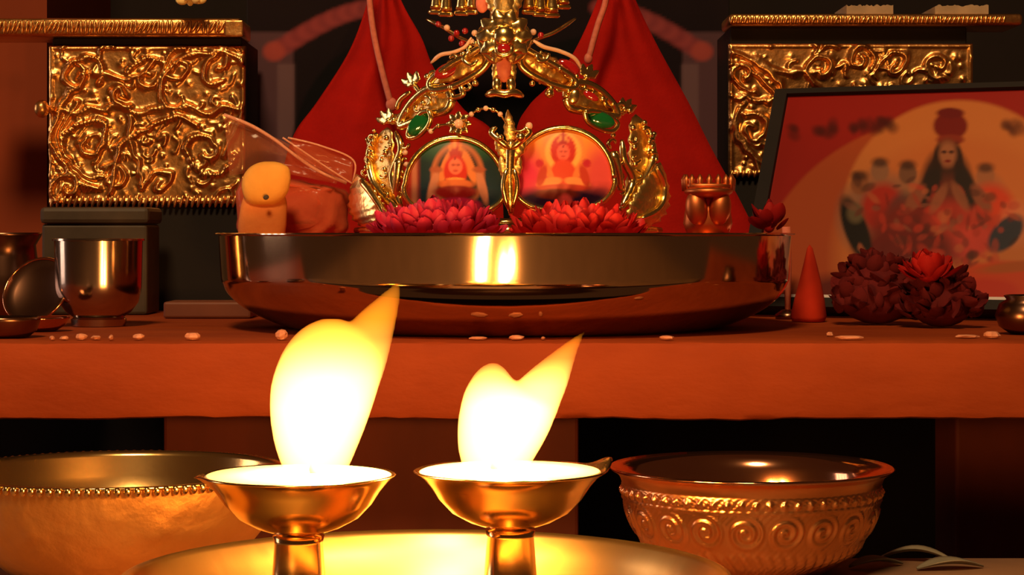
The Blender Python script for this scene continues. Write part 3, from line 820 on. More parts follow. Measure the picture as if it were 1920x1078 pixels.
# ------------------------------------------------------------------ bag of powder and turmeric lump in the basin
bg = thing('plastic_bag', (X(560, 1.24), 1.245, PZ), 'clear plastic bag of orange red powder with a loose flap, in the steel basin', 'bag')
def pillow(cx, cz, w, h, d, yy, n=20, bulge=1.0):
    # a filled bag: closed lens over an outline
    V, Fc = lathe([(math.sin(PI*i/24)**0.8 if 0 < i < 24 else 0, -math.cos(PI*i/24)) for i in range(25)], 0, 0, 56)
    out = []
    for v in V:
        x, y, z = v
        sx = math.copysign(abs(x)**0.5, x); sz = math.copysign(abs(z)**0.5, z)
        top = 1-0.30*max(0, sz)*(1+0.9*sx)   # slants down to the right
        rip = 0.04*math.sin(9*sx+5*sz)+0.05*math.sin(17*sx-11*sz)+0.03*math.sin(31*sx+23*sz)
        out.append((cx+sx*w*(1+0.03*math.sin(7*sz)), yy+(y+rip*abs(y)*2)*d, cz+(sz*h*top*(1+0.03*math.sin(13*sx)) if sz > 0 else sz*h)))
    return out, Fc
cbx = X(548, 1.245); zbag0 = PZ+0.0005
mk('powder_fill', *pillow(cbx, zbag0+0.0222, 0.0335, 0.0218, 0.0168, 1.247), M['bagpowder'], bg)
mk('film', *pillow(cbx+0.0003, zbag0+0.0226, 0.0342, 0.0224, 0.0176, 1.247), M['film'], bg)
# twisted flap: a wrinkled double sheet from the upper left down to the right
def flap(top, bot, y0, n=26, m=8, seed=1, wr=0.0010):
    r = random.Random(seed); ph = [r.uniform(0, 6) for _ in range(4)]
    V = []
    A = spline(top, n); B = spline(bot, n)
    for side in (0, 1):
        for i in range(n+1):
            for j in range(m+1):
                u, v = i/n, j/m
                px = A[i][0]*(1-v)+B[i][0]*v; py = A[i][1]*(1-v)+B[i][1]*v
                dy = wr*math.sin(9*u+ph[0]+3*v)+wr*0.7*math.sin(21*u*v+ph[1])
                th = 0.0022*math.sin(PI*v)+0.0003
                V.append(P(px, py, y0+dy+(th if side else -th)))
    Fc = []; w = m+1; o = (n+1)*w
    for i in range(n):
        for j in range(m):
            a = i*w+j
            Fc.append((a, a+1, a+w+1, a+w)); Fc.append((o+a, o+a+w, o+a+w+1, o+a+1))
    for i in range(n):
        a = i*w; Fc.append((a, a+w, o+a+w, o+a)); a = i*w+m; Fc.append((a, o+a, o+a+w, a+w))
    for j in range(m):
        Fc.append((j, o+j, o+j+1, j+1)); a = n*w+j; Fc.append((a, a+1, o+a+1, o+a))
    return V, Fc
mk('flap', *flap([(540, 258), (600, 275), (662, 300)], [(560, 300), (610, 322), (660, 345)], 1.225), M['film'], bg)
mk('flap', *flap([(420, 215), (500, 250), (580, 290), (640, 330)], [(430, 330), (500, 320), (560, 330), (630, 345)], 1.232, seed=4), M['film'], bg)
def edge(pts, y0, r):
    sp = spline(pts, 24)
    return mk('flap_edge', *tube([P(a, b, y0) for a, b in sp], r, 6), M['filmedge'], bg)
edge([(540, 258), (600, 273), (662, 300), (662, 344)], 1.223, 0.0006)
edge([(420, 215), (470, 235), (515, 262), (560, 296), (600, 322), (650, 343)], 1.228, 0.0011)
edge([(530, 258), (570, 285), (610, 312), (660, 344)], 1.224, 0.0006)

tm = thing('turmeric_figure', (X(495, 1.205), 1.205, PZ), 'yellow turmeric paste lump with a round head, beside the plastic bag', 'turmeric lump')
def lump(rows, D, depth):
    V, Fc = loft_flame(spline(rows, 24), D, depth)
    return V, Fc
mk('body', *lump([(458, 470, 515), (450, 452, 530), (430, 446, 536), (400, 449, 538), (380, 453, 538), (364, 460, 532), (352, 472, 520)], 1.205, 0.5), M['turmeric_b'], tm)
mk('head', *lump([(384, 474, 515), (376, 462, 528), (362, 455, 539), (345, 453, 544), (328, 457, 545), (314, 468, 541), (306, 482, 528), (303, 495, 515)], 1.2, 0.55), M['turmeric'], tm)
mk('mark', *ellipsoid(P(499, 370, 1.1895), (0.0017, 0.0012, 0.0014), roty(-0.4), 10, 8), M['wick'], tm)

# ------------------------------------------------------------------ small reddish gold ornament in the basin (right)
orn = thing('small_idol', (X(1328, 1.26), 1.26, PZ), 'small reddish gold idol with a crown shaped top and two round lobes', 'idol')
D = 1.26; k_ = D/F
mk('base', *lathe([(0, PZ), (0.0135, PZ), (0.0140, PZ+0.002), (0.011, PZ+0.004), (0.0100, PZ+0.006), (0, PZ+0.0065)], X(1328, D), D, 32), M['idol'], orn)
mk('torso', *lathe([(0, PZ+0.005), (0.0125, PZ+0.005), (0.0150, PZ+0.012), (0.0140, PZ+0.019), (0.0115, Z(368, D)), (0, Z(366, D))], X(1328, D), D+0.003, 32, lambda r, z, t, i: (r*(1-0.4*abs(math.sin(t))), z)), M['idol'], orn)
for s in (-1, 1):
    mk('lobe', *ellipsoid(P(1328+s*22, 390, D-0.005), (21*k_, 0.006, 33*k_), roty(s*0.12), 18, 12), M['idol'], orn)
mk('collar', *lathe([(0, Z(372, D)), (0.011, Z(370, D)), (0.0145, Z(362, D)), (0.0150, Z(357, D)), (0.0125, Z(352, D)), (0, Z(352, D))], X(1328, D), D, 32), M['idol'], orn)
for k in range(9):
    a = PI*k/8
    c = Vector((X(1328, D)-0.0145*math.cos(a), D-0.006*math.sin(a), Z(346, D)))
    mk('crown_point', *tube([c-Vector((0, 0, 0.004)), c+Vector((0, 0, 0.003)), c+Vector((0, 0, 0.0062))], [0.0016, 0.0022, 0.0004], 8), M['idol'], orn)
mk('crown_band', *lathe([(0, Z(352, D)), (0.0155, Z(353, D)), (0.0160, Z(347, D)), (0.0145, Z(344, D)), (0, Z(342, D))], X(1328, D), D, 32, lambda r, z, t, i: (r*(1-0.45*abs(math.sin(t))), z)), M['idol'], orn)

# ------------------------------------------------------------------ red cloth drape with cords, behind the basin
dr = thing('red_cloth', (X(935, 1.46), 1.46, TOPZ), 'red cloth hung in two spreading wings behind the gold crown', 'cloth')
def wing(outer, inner, yb, seed, flip):
    n, m = 40, 26
    A = spline(outer, n); B = spline(inner, n); r = random.Random(seed)
    V = []
    for side in (0, 1):
        for i in range(n+1):
            for j in range(m+1):
                u, v = i/n, j/m
                px = A[i][0]*(1-v)+B[i][0]*v; py = A[i][1]*(1-v)+B[i][1]*v
                bul = 0.030*math.sin(PI*min(1, v*0.9+0.05))*(0.4+0.6*u)
                fold = 0.0035*math.sin(v*9+seed+u*1.5)*u+0.0015*math.sin(v*22+u*5)
                V.append(P(px, py, yb-bul+fold+(0.0012 if side else 0)))
    Fc = []; w = m+1; o = (n+1)*w
    for i in range(n):
        for j in range(m):
            a = i*w+j
            q1 = (a, a+1, a+w+1, a+w); q2 = (o+a, o+a+w, o+a+w+1, o+a+1)
            Fc.append(q1[::-1] if flip else q1); Fc.append(q2[::-1] if flip else q2)
    for i in range(n):
        a = i*w; Fc.append((a, a+w, o+a+w, o+a)); a = i*w+m; Fc.append((a, o+a, o+a+w, a+w))
    for j in range(m):
        Fc.append((j, o+j, o+j+1, j+1)); a = n*w+j; Fc.append((a, a+1, o+a+1, o+a))
    return V, Fc
yb = 1.50
mk('wing', *wing([(712, -90), (690, 0), (655, 95), (595, 190), (552, 250), (528, 330), (515, 430), (505, 578)], [(722, -90), (752, 0), (790, 70), (815, 130), (870, 205), (930, 260), (945, 430), (945, 578)], yb, 1, True), M['redcloth'], dr)
mk('wing', *wing([(1160, -90), (1192, 0), (1235, 90), (1290, 190), (1335, 280), (1390, 380), (1420, 450), (1450, 578)], [(1146, -90), (1120, 0), (1080, 90), (1040, 150), (990, 200), (965, 260), (955, 430), (955, 578)], yb, 2, False), M['redcloth'], dr)
mk('yoke', *tube([P(a, b, 1.495) for a, b in spline([(700, -84), (820, -95), (935, -98), (1050, -95), (1170, -84)], 24)], 0.009, 10), M['redcloth'], dr)
def cord(pts, yy):
    sp = spline(pts, 30)
    mk('cord', *tube([P(a, b, yy) for a, b in sp], 0.0022, 8), M['cord'], dr)
cord([(690, -80), (693, 0), (702, 70), (718, 140), (732, 192)], 1.452)
mk('cord_knot', *ellipsoid(P(734, 196, 1.452), (0.004, 0.003, 0.005)), M['cord'], dr)
cord([(1148, -80), (1136, 0), (1120, 50), (1104, 108)], 1.452)
mk('cord_knot', *ellipsoid(P(1103, 110, 1.452), (0.003, 0.003, 0.004)), M['cord'], dr)

# ------------------------------------------------------------------ dark backdrop picture with a painted arch
Dp = 1.62
bp_ = thing('arch_backdrop', (X(915, Dp), Dp, TOPZ), 'tall dark purple picture with a painted garlanded arch behind the red cloth', 'picture')
x0, x1 = X(462, Dp), X(1368, Dp); zt = Z(-110, Dp)
mk('backboard', *box(x0, x1, Dp, Dp+0.012, TOPZ+0.0003, zt, 0.001), M['black'], bp_, smooth=False)
def paint_arch(px, py):
    c = Canvas(px, py, (24, 14, 22))
    def half(s, X0):
        f = lambda a: X0+s*a
        c.r(min(f(4), f(88)), max(f(4), f(88)), 60, 700, (84, 58, 68), 6)
        c.r(min(f(58), f(90)), max(f(58), f(90)), 120, 700, (104, 78, 86), 6)
        c.put(ell(c.px, c.py, f(270), 300, 186, 230, 0, 0.04), (9, 9, 14))
        c.put(rect(c.px, c.py, min(f(86), f(480)), max(f(86), f(480)), 250, 700, 4), (9, 9, 14))
        r = random.Random(9)
        for k in range(16):
            t = k/15
            a, b = 52+t*190, 98-85*math.sin(t*1.45)
            c.e(f(a), b, 20, 15, (150, 66, 70) if k % 2 else (128, 54, 62), 0, 0.6, 0.8)
        c.e(f(52), 96, 20, 18, (164, 72, 66), 0, 0.5, 0.8)
    half(1, 462); half(-1, 1368)
    return c.c
V, Fc = gridsheet(Vector((x0+0.001, Dp-0.0006, TOPZ+0.002)), Vector((x1-x0-0.002, 0, 0)), Vector((0, 0, zt-TOPZ-0.004)), 220, 150)
o = mk('print', V, Fc, M['printmat'], bp_); setprint(o, V, paint_arch)

# ------------------------------------------------------------------ pedestals clad in embossed gold sheet
def emboss(x0, x1, y0, y1, seed, curves):
    """height field (pixels) on a panel measured in photo pixels"""
    nx, ny = int((x1-x0)/2.2), int((y1-y0)/2.2)
    gx, gy = np.meshgrid(np.linspace(x0, x1, nx+1), np.linspace(y1, y0, ny+1))
    h = np.zeros_like(gx)
    wx = gx+5*np.sin(gy/17.0+seed)+1.8*np.sin((gx+gy)/7.0)+1.0*np.sin(gx/4.1+gy/6.3); wy = gy+5*np.sin(gx/19.0+2*seed)+1.8*np.sin((gx-gy)/8.0)+1.0*np.sin(gy/4.7-gx/5.9)
    r = random.Random(seed)
    extra = []
    for _ in range(int((x1-x0)*(y1-y0)/1500)):          # acanthus lobes: short curved ridges
        a, b, q, g = r.uniform(x0, x1), r.uniform(y0, y1), r.uniform(8, 20), r.uniform(0, 6.28)
        extra.append((arc(a, b, q, g, g+r.uniform(1.2, 3.2), 14), r.uniform(2.8, 4.4), r.uniform(2.5, 7)))
    curves = list(curves)+extra
    for pts, w, amp in curves:
        d2 = np.full_like(gx, 1e9)
        for (a, b) in pts:
            d2 = np.minimum(d2, (wx-a)**2+(wy-b)**2)
        h = np.maximum(h, amp*np.exp(-d2/(w*w)))
    for _ in range(170):
        a, b, s, am = r.uniform(x0, x1), r.uniform(y0, y1), r.uniform(3, 8), r.uniform(1, 5)
        h = np.maximum(h, am*np.exp(-((gx-a)**2+(gy-b)**2)/(s*s)))
    e = np.minimum(np.minimum(gx-x0, x1-gx), np.minimum(gy-y0, y1-gy))
    h += 3.0*np.exp(-((e-5)/3.0)**2)
    return gx, gy, h, nx, ny
def spiral(cx, cy, r0, turns, a0, s=1, n=40):
    turns *= 0.78
    return [(cx+r0*(1-0.85*i/n)*math.cos(a0+s*turns*2*PI*i/n), cy+r0*(1-0.85*i/n)*math.sin(a0+s*turns*2*PI*i/n)) for i in range(n+1)]
def arc(cx, cy, r0, a, b, n=40): return [(cx+r0*math.cos(a+(b-a)*i/n), cy+r0*math.sin(a+(b-a)*i/n)) for i in range(n+1)]
def pedestal(name, D, bx0, bx1, px0, px1, py0, py1, sx0, sx1, sy0, sy1, curves, seed, mat, label, endcap=None):
    cx = (X(px0, D)+X(px1, D))/2
    root = thing(name, (cx, D+0.06, TOPZ), label, 'pedestal', 'embossed gold pedestals')
    mk('core', *box(X(bx0, D), X(bx1, D), D+0.004, D+0.10, TOPZ+0.0003, Z(sy1, D), 0.001), M['black'], root, smooth=False)
    gx, gy, h, nx, ny = emboss(px0, px1, py0, py1, seed, curves)
    V, Fc = [], []
    for j in range(ny+1):
        for i in range(nx+1):
            q = P(gx[j, i], gy[j, i], D); V.append((q.x, D-h[j, i]*D/F, q.z))
    w = nx+1
    for j in range(ny):
        for i in range(nx):
            a = j*w+i
            Fc.append((a, a+1, a+w+1, a+w))
    # sides back to the core
    def skirt(idx):
        base = len(V)
        for i in idx: V.append((V[i][0], D+0.004, V[i][2]))
        for k in range(len(idx)-1): Fc.append((idx[k], base+k, base+k+1, idx[k+1]))
    skirt([i for i in range(w)]); skirt([ny*w+i for i in range(w)][::-1]); skirt([j*w for j in range(ny+1)][::-1]); skirt([j*w+nx for j in range(ny+1)])
    mk('embossed_sheet', V, Fc, mat, root)
    zc0, zc1 = Z(sy1, D), Z(sy0, D)
    top = mk('top_moulding', *box(X(sx0, D), X(sx1, D), D-0.010, D+0.045, zc0, zc1, 0.0025), mat, root)
    # row of beads along the moulding, built as one relief strip of many small beads
    r = random.Random(seed); n = int((sx1-sx0-26)/8.5); bm = None
    for k in range(n):
        c = Vector((X(sx0+8+k*8.5, D-0.010), D-0.0105, (zc0+zc1)/2-0.0003))
        if bm is None:
            o = mk('moulding_bead', *ellipsoid(c, (0.0015, 0.0013, (zc1-zc0)*0.40), roty(0.25), 8, 6), mat, root, origin=c); bm = o.data
        else: inst('moulding_bead', bm, root, Matrix.Translation(c) @ Matrix.Rotation(r.uniform(-0.3, 0.3), 4, 'Y'))
    for k in range(int((px1-px0)/11)):
        c = P(px0+6+k*11, py1-4, D-0.002)
        inst('moulding_bead', bm, root, Matrix.Translation(c) @ Matrix.Scale(0.9, 4))
    return root
cl = [(arc(205, 250, 105, PI*0.55, PI*1.35), 7, 11), (arc(205, 250, 88, PI*0.55, PI*1.25), 5, 9), (spiral(170, 265, 52, 1.6, 2.6), 6, 10), (spiral(150, 140, 45, 1.5, 0.4, -1), 6, 11),
      (arc(225, 80, 70, 0.15*PI, 0.75*PI), 6, 10), (spiral(280, 140, 40, 1.7, 3.2), 5, 9), (spiral(335, 130, 36, 1.6, 5.0, -1), 5, 9), (arc(390, 180, 85, PI*0.9, PI*1.75), 6, 10),
      (spiral(410, 120, 36, 1.4, 1.2), 5, 9), (arc(300, 205, 150, 0.02*PI, 0.2*PI), 5, 8), (arc(330, 345, 120, PI*0.95, PI*1.6), 6, 10), (spiral(390, 280, 52, 1.7, 0.3), 6, 8), (spiral(130, 350, 34, 1.5, 2), 6, 11),
      ([(115+i*6, 205+4*math.sin(i*0.6)) for i in range(56)], 7, 9), ([(240+i*0.5, 215+i*2.6) for i in range(50)], 6, 8), (spiral(230, 180, 22, 1.2, 1), 6, 12), (spiral(210, 340, 30, 1.3, 4), 5, 8), (spiral(300, 345, 30, 1.3, 3), 5, 8)]
pdl = pedestal('gold_pedestal', 1.50, 96, 452, 92, 460, 86, 382, -60, 456, 36, 70, cl, 11, M['goldsheet'], 'pedestal with embossed gold sheet and side knob behind the plastic bag and grey tin')
c = P(78, 204, 1.495)
mk('side_knob', *join(ellipsoid(c, (0.0055, 0.0055, 0.0065)), tube([c, P(100, 206, 1.500)], 0.003, 8)), M['goldsheet'], pdl)
mk('moulding_end', *box(X(421, 1.487), X(456, 1.487), 1.4862, 1.4895, Z(68, 1.487), Z(38, 1.487), 0.001), M['goldsheet'], pdl, smooth=False)
cr = [(arc(1385, 190, 85, PI*1.45, PI*2.1), 7, 10), (arc(1385, 190, 66, PI*1.4, PI*2.1), 5, 9), (arc(1490, 40, 100, PI*0.35, PI*0.75), 7, 9), (spiral(1545, 125, 34, 1.4, 2), 6, 10), (spiral(1610, 115, 30, 1.6, 0.5, -1), 5, 9), (spiral(1680, 120, 30, 1.5, 3), 5, 8), (spiral(1760, 120, 28, 1.5, 1), 5, 7),
      (spiral(1400, 140, 30, 1.4, 1), 6, 9), (spiral(1415, 240, 34, 1.4, 4), 6, 9), (arc(1460, 230, 80, PI*0.6, PI*1.1), 6, 9), ([(1370+i*5, 184+3*math.sin(i)) for i in range(20)], 5, 8), ([(1380+i*1.6, 230+i*3.4) for i in range(26)], 6, 9)]
pedestal('gold_pedestal', 1.515, 1370, 1815, 1366, 1824, 82, 330, 1364, 1912, 28, 50, cr, 12, M['goldsheet'], 'pedestal with embossed gold sheet partly hidden by the framed deity picture')

# folded paper on the right pedestal, cream blossom hanging over the left one
def paper(px0, px1, py0, py1, D, seed):
    r = random.Random(seed); n = 30; V = []
    for i in range(n+1):
        px = px0+(px1-px0)*i/n; w = r.uniform(-2, 2)
        for (dy, py) in ((-0.006, py0+w), (0.05, py0+w), (0.05, py1), (-0.006, py1)):
            V.append((X(px, D), D+dy, Z(py, D)))
    Fc = []
    for i in range(n):
        for j in range(4): Fc.append((i*4+j, i*4+(j+1) % 4, (i+1)*4+(j+1) % 4, (i+1)*4+j))
    Fc += [(3, 2, 1, 0), tuple(n*4+j for j in range(4))]
    return V, Fc
tag(mk('folded_paper', *paper(1585, 1672, 12, 27.8, 1.515, 1), M['paper'], smooth=False), 'short folded grey paper lying on the gold pedestal behind the framed picture', 'paper')
tag(mk('folded_paper', *paper(1750, 1850, 12, 27.8, 1.515, 2), M['paper'], smooth=False), 'longer folded grey paper near the outer end of the gold pedestal behind the framed picture', 'paper')
hb = thing('hanging_blossom', P(358, 12, 1.47), 'cream blossom hanging on a thread above the gold pedestal behind the grey tin', 'blossom')
mk('thread', *tube([P(358, 0, 1.47), P(358, -120, 1.47)], 0.0008, 6), M['cream'], hb)
for k in range(7):
    a = 2*PI*k/7
    c = P(358, -2, 1.47)+Vector((0.0065*math.cos(a), 0.0065*math.sin(a), 0.001*math.sin(3*a)))
    mk('petal', *ellipsoid(c, (0.0048, 0.0026, 0.0036), Matrix.Rotation(a, 3, 'Z'), 10, 8), M['cream'], hb)

# ------------------------------------------------------------------ framed deity picture, leaning back (right)
yaw, lean = math.radians(25), math.radians(30)
U = Vector((math.cos(yaw), -math.sin(yaw), 0)); Bk = Vector((math.sin(yaw), math.cos(yaw), 0))
W = Bk*math.sin(lean)+Vector((0, 0, math.cos(lean)))      # up along the leaning picture
Nn = U.cross(W).normalized()
if Nn.y > 0: Nn = -Nn                                      # towards the viewer
fw = 0.275
base0 = Vector((X(1384, 1.40), 1.40, TOPZ+0.0040))
# height so that the upper left corner sits at the measured pixel row
fh = 0.174
fr = thing('framed_picture', tuple(base0+U*fw/2), 'framed deity print on a red ground, leaning back behind the maroon flowers', 'picture')
def slab(u0, u1, w0, w1, n0, n1):
    V = [base0+U*u+W*w+Nn*n for u in (u0, u1) for n in (n1, n0) for w in (w0, w1)]
    return V, [(0, 1, 3, 2), (4, 6, 7, 5), (0, 4, 5, 1), (2, 3, 7, 6), (0, 2, 6, 4), (1, 5, 7, 3)]
mk('backing', *slab(0.001, fw-0.001, 0.001, fh-0.001, -0.004, 0.002), M['black'], fr, smooth=False)
t_ = 0.007
for a in ((0, fw, 0, t_, -0.006, 0.007), (0, fw, fh-t_*0.6, fh, -0.006, 0.007), (0, t_*1.3, t_, fh-t_*0.6, -0.006, 0.007), (fw-t_, fw, t_, fh-t_*0.6, -0.006, 0.007)):
    mk('frame_bar', *slab(*a), M['black'], fr, smooth=False)
mk('white_margin', *slab(t_, fw-t_, t_, t_+0.004, 0.002, 0.0034), M['white'], fr, smooth=False)
def paint_frame(px, py):
    c = Canvas(px, py, (170, 30, 22))
    c.e(1800, 560, 390, 345, (190, 84, 40), soft=0.02)
    c.e(1800, 400, 220, 212, (222, 134, 70), soft=0.04)
    c.e(1800, 480, 235, 220, (216, 124, 64), soft=0.15)
    # dark illegible caption strokes
    r = random.Random(4)
    for a in (1490, 1540, 1562, 1605, 1622, 1640, 1658, 1674, 1890, 1908):
        yy = 246-(a-1490)*0.06 if a < 1800 else 238
        for _ in range(3): c.e(a+r.uniform(-8, 8), yy+r.uniform(-9, 9), r.uniform(8, 13), r.uniform(6, 10), (70, 14, 16), r.uniform(0, 3), 1.0, 0.55)
    # attendants
    for (a, b, col) in ((1650, 320, (160, 112, 84)), (1702, 325, (130, 88, 66)), (1848, 330, (176, 112, 76)), (1612, 345, (160, 96, 60))):
        c.e(a, b+62, 42, 62, (150, 110, 90), soft=0.5, a=0.7); c.e(a, b, 17, 20, col, soft=0.3); c.e(a, b-16, 15, 9, (70, 36, 26), soft=0.9, a=0.8)
    c.e(1655, 390, 40, 46, (186, 44, 30), 0.2, 0.4)
    c.e(1860, 395, 44, 50, (222, 70, 34), -0.2, 0.4); c.e(1905, 420, 30, 40, (226, 140, 100), 0, 0.6, 0.7)
    c.e(1690, 400, 26, 40, (70, 66, 66), 0.3, 0.5, 0.8)
    # main figure
    c.e(1775, 350, 48, 72, (60, 30, 24), soft=0.3)
    c.e(1778, 390, 62, 60, (110, 48, 34), soft=0.4)
    c.e(1782, 236, 32, 26, (130, 24, 20), soft=0.25); c.e(1782, 212, 26, 10, (120, 20, 24), soft=0.4); c.e(1782, 262, 26, 10, (150, 50, 30), soft=0.4)
    c.e(1776, 288, 21, 27, (130, 74, 50), soft=0.5); c.e(1768, 284, 7, 4, (50, 20, 16), soft=0.9); c.e(1786, 284, 7, 4, (50, 20, 16), soft=0.9); c.e(1776, 304, 8, 4, (120, 26, 22), soft=0.9); c.e(1758, 300, 9, 30, (50, 24, 20), 0.1, 0.6); c.e(1797, 300, 9, 30, (50, 24, 20), -0.1, 0.6)
    c.e(1745, 430, 110, 60, (130, 36, 28), soft=0.4); c.e(1800, 420, 60, 40, (196, 60, 44), 0.3, 0.6, 0.8)
    c.e(1820, 455, 50, 30, (210, 70, 60), -0.3, 0.6); c.e(1700, 470, 90, 46, (116, 28, 26), soft=0.5)
    c.e(1605, 430, 22, 64, (22, 16, 18), -0.35, 0.3); c.e(1604, 400, 16, 18, (110, 96, 70), 0, 0.6)
    c.e(1886, 438, 24, 42, (50, 54, 72), 0.75, 0.3)
    c.e(1745, 350, 18, 40, (40, 26, 24), 0.3, 0.4); c.e(1810, 350, 18, 40, (40, 26, 24), -0.3, 0.4)
    for s in (-1, 1): c.e(1778+s*62, 372, 13, 30, (150, 84, 60), s*-0.6, 0.4)
    for _ in range(170):       # ornaments, garlands and folds of the print
        a, b = r.gauss(1760, 95), r.gauss(430, 62)
        col = r.choice(((120, 30, 26), (170, 50, 36), (90, 40, 34), (200, 110, 70), (60, 26, 24), (196, 70, 50), (150, 90, 70), (210, 60, 40)))
        if b > 335 and a > 1585: c.e(a, b, r.uniform(5, 16), r.uniform(3, 9), col, r.uniform(0, 3.1), 0.6, 0.55)
    c.e(1777, 289, 16, 22, (176, 112, 78), soft=0.6); c.e(1770, 285, 5, 3, (70, 30, 24), soft=0.9); c.e(1784, 285, 5, 3, (70, 30, 24), soft=0.9); c.e(1777, 302, 6, 3, (130, 30, 26), soft=0.9)
    c.e(1760, 372, 10, 30, (160, 96, 68), 0.5, 0.5, 0.8); c.e(1800, 368, 10, 30, (160, 96, 68), -0.5, 0.5, 0.8)
    # lotus and base
    c.e(1880, 530, 90, 40, (222, 70, 24), soft=0.25); c.e(1850, 545, 60, 22, (214, 50, 24), soft=0.4); c.e(1905, 500, 70, 10, (190, 90, 30), -0.1, 0.6)
    c.e(1640, 560, 160, 50, (110, 28, 22), soft=0.4)
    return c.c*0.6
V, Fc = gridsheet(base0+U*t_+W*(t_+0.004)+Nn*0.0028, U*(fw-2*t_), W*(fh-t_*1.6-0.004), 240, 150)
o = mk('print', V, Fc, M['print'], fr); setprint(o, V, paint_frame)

# ------------------------------------------------------------------ things in front of the framed picture
flower('maroon_flower', (X(1645, 1.268), 1.268, TOPZ), 0.034, 0.024, 0.050, 150, mr, 'dark maroon flower heap in front of the framed deity picture, beside the scarlet cone', 'flower', 5, core=M['maroon'], wild=1.0)
flower('maroon_flower', (X(1765, 1.230), 1.230, TOPZ), 0.026, 0.021, 0.038, 120, mr, 'dark maroon flower heap in front of the framed picture, with a scarlet blossom on top', 'flower', 6, core=M['maroon'], wild=1.0)
flower('scarlet_blossom', tuple(P(1742, 530, 1.216)), 0.012, 0.010, 0.011, 26, br, 'bright scarlet blossom resting on the maroon flower heap', 'flower', 7, core=M['bright'])
flower('red_bud', tuple(P(1442, 437, 1.335)), 0.007, 0.006, 0.012, 14, br, 'small red bud at the rim of the steel basin', 'flower', 8, core=M['bright'])
cD = 1.31
cx_, z_ = X(1518, cD), TOPZ+0.0004
def conefn(r, z, t, i): return r*(1+0.10*math.sin(3*t+z*60)), z
cn = mk('scarlet_cone', *lathe([(0, z_), (0.0100, z_), (0.0112, z_+0.003), (0.0092, z_+0.014), (0.0065, z_+0.026), (0.0040, z_+0.037), (0.0018, z_+0.046), (0, z_+0.0485)], cx_, cD, 24, conefn), M['cone'])
tag(cn, 'narrow scarlet cloth cone standing between the basin and the maroon flowers', 'cone')
st = thing('incense_stick', (X(1477, 1.355), 1.355, TOPZ), 'short pinkish stick in a round holder behind the rim of the steel basin', 'incense')
mk('holder', *lathe([(0, TOPZ+0.0003), (0.008, TOPZ+0.0003), (0.0085, TOPZ+0.003), (0.004, TOPZ+0.006), (0, TOPZ+0.0065)], X(1477, 1.355), 1.355, 20), M['darkmetal'], st)
mk('stick', *tube([Vector((X(1477, 1.355), 1.355, TOPZ+0.005)), P(1477, 495, 1.355), P(1474, 425, 1.355)], [0.0018, 0.0026, 0.0028], 10), M['cord'], st)
dd = thing('dark_pot', (X(1925, 1.15), 1.15, TOPZ), 'small dark round pot at the outer end of the board', 'pot')
q = TOPZ+0.0004
mk('body', *lathe([(0, q), (0.009, q), (0.015, q+0.004), (0.0172, q+0.010), (0.015, q+0.0165), (0.011, q+0.019), (0.0125, q+0.021), (0.0115, q+0.0215), (0.009, q+0.019), (0, q+0.018)], X(1925, 1.15), 1.15, 32), M['darkmetal'], dd)

# ------------------------------------------------------------------ things at the left end of the board
tn = thing('grey_tin', (X(175, 1.43), 1.43, TOPZ), 'greenish grey tin box under the gold pedestal with the side knob', 'box')
mk('body', *box(X(78, 1.42), X(276, 1.42), 1.42, 1.47, TOPZ+0.0003, Z(420, 1.42), 0.002), M['greybox'], tn, smooth=False)
mk('lid', *box(X(74, 1.417), X(279, 1.417), 1.417, 1.473, Z(419.5, 1.417), Z(388, 1.417), 0.003), M['greybox'], tn, smooth=False)
D = 1.25; x_ = X(185, D); q = TOPZ+0.0004; R = 0.0262; zt_ = Z(448, D)
ct = thing('steel_cup', (x_, D, TOPZ), 'round bottomed steel cup mirroring the flame, in front of the grey tin', 'cup')
mk('body', *lathe([(0, q), (0.016, q), (0.0165, q+0.004), (0.0150, q+0.0052), (0.0195, q+0.0085), (0.0236, q+0.0140), (0.0252, q+0.0205), (0.0255, q+0.0235), *[(R-0.0006+0.0006*k/8, q+0.026+(zt_-0.0012-q-0.026)*k/8) for k in range(9)], (R+0.0001, zt_-0.0011), (R+0.0012, zt_-0.001), (R+0.0011, zt_+0.0002), (R-0.0008, zt_-0.0008), (R-0.0012, q+0.026), (0.021, q+0.013), (0, q+0.009)], x_, D, 64), M['cupsteel'], ct)
sharp(bpy.data.objects[ct.children[0].name], 40)
blk = mk('wooden_block', *box(X(306, 1.36), X(470, 1.36), 1.36, 1.40, TOPZ+0.0003, Z(566, 1.36), 0.0015), M['block'], smooth=False)
tag(blk, 'small flat brown wooden block between the steel cup and the basin', 'block')
D = 1.32; x_ = X(10, D); zt_ = Z(436, D)
cp = thing('copper_pot', (x_, D, TOPZ), 'dark tarnished copper pot by the brown side wall', 'pot')
mk('body', *lathe([(0, q), (0.014, q), (0.0205, q+0.007), (0.0232, q+0.017), (0.0225, q+0.030), (0.0198, q+0.041), (0.0190, zt_-0.008), (0.0225, zt_-0.002), (0.0230, zt_), (0.0215, zt_), (0.0178, zt_-0.007), (0.020, q+0.025), (0.012, q+0.006), (0, q+0.005)], x_, D, 48), M['darkmetal'], cp)
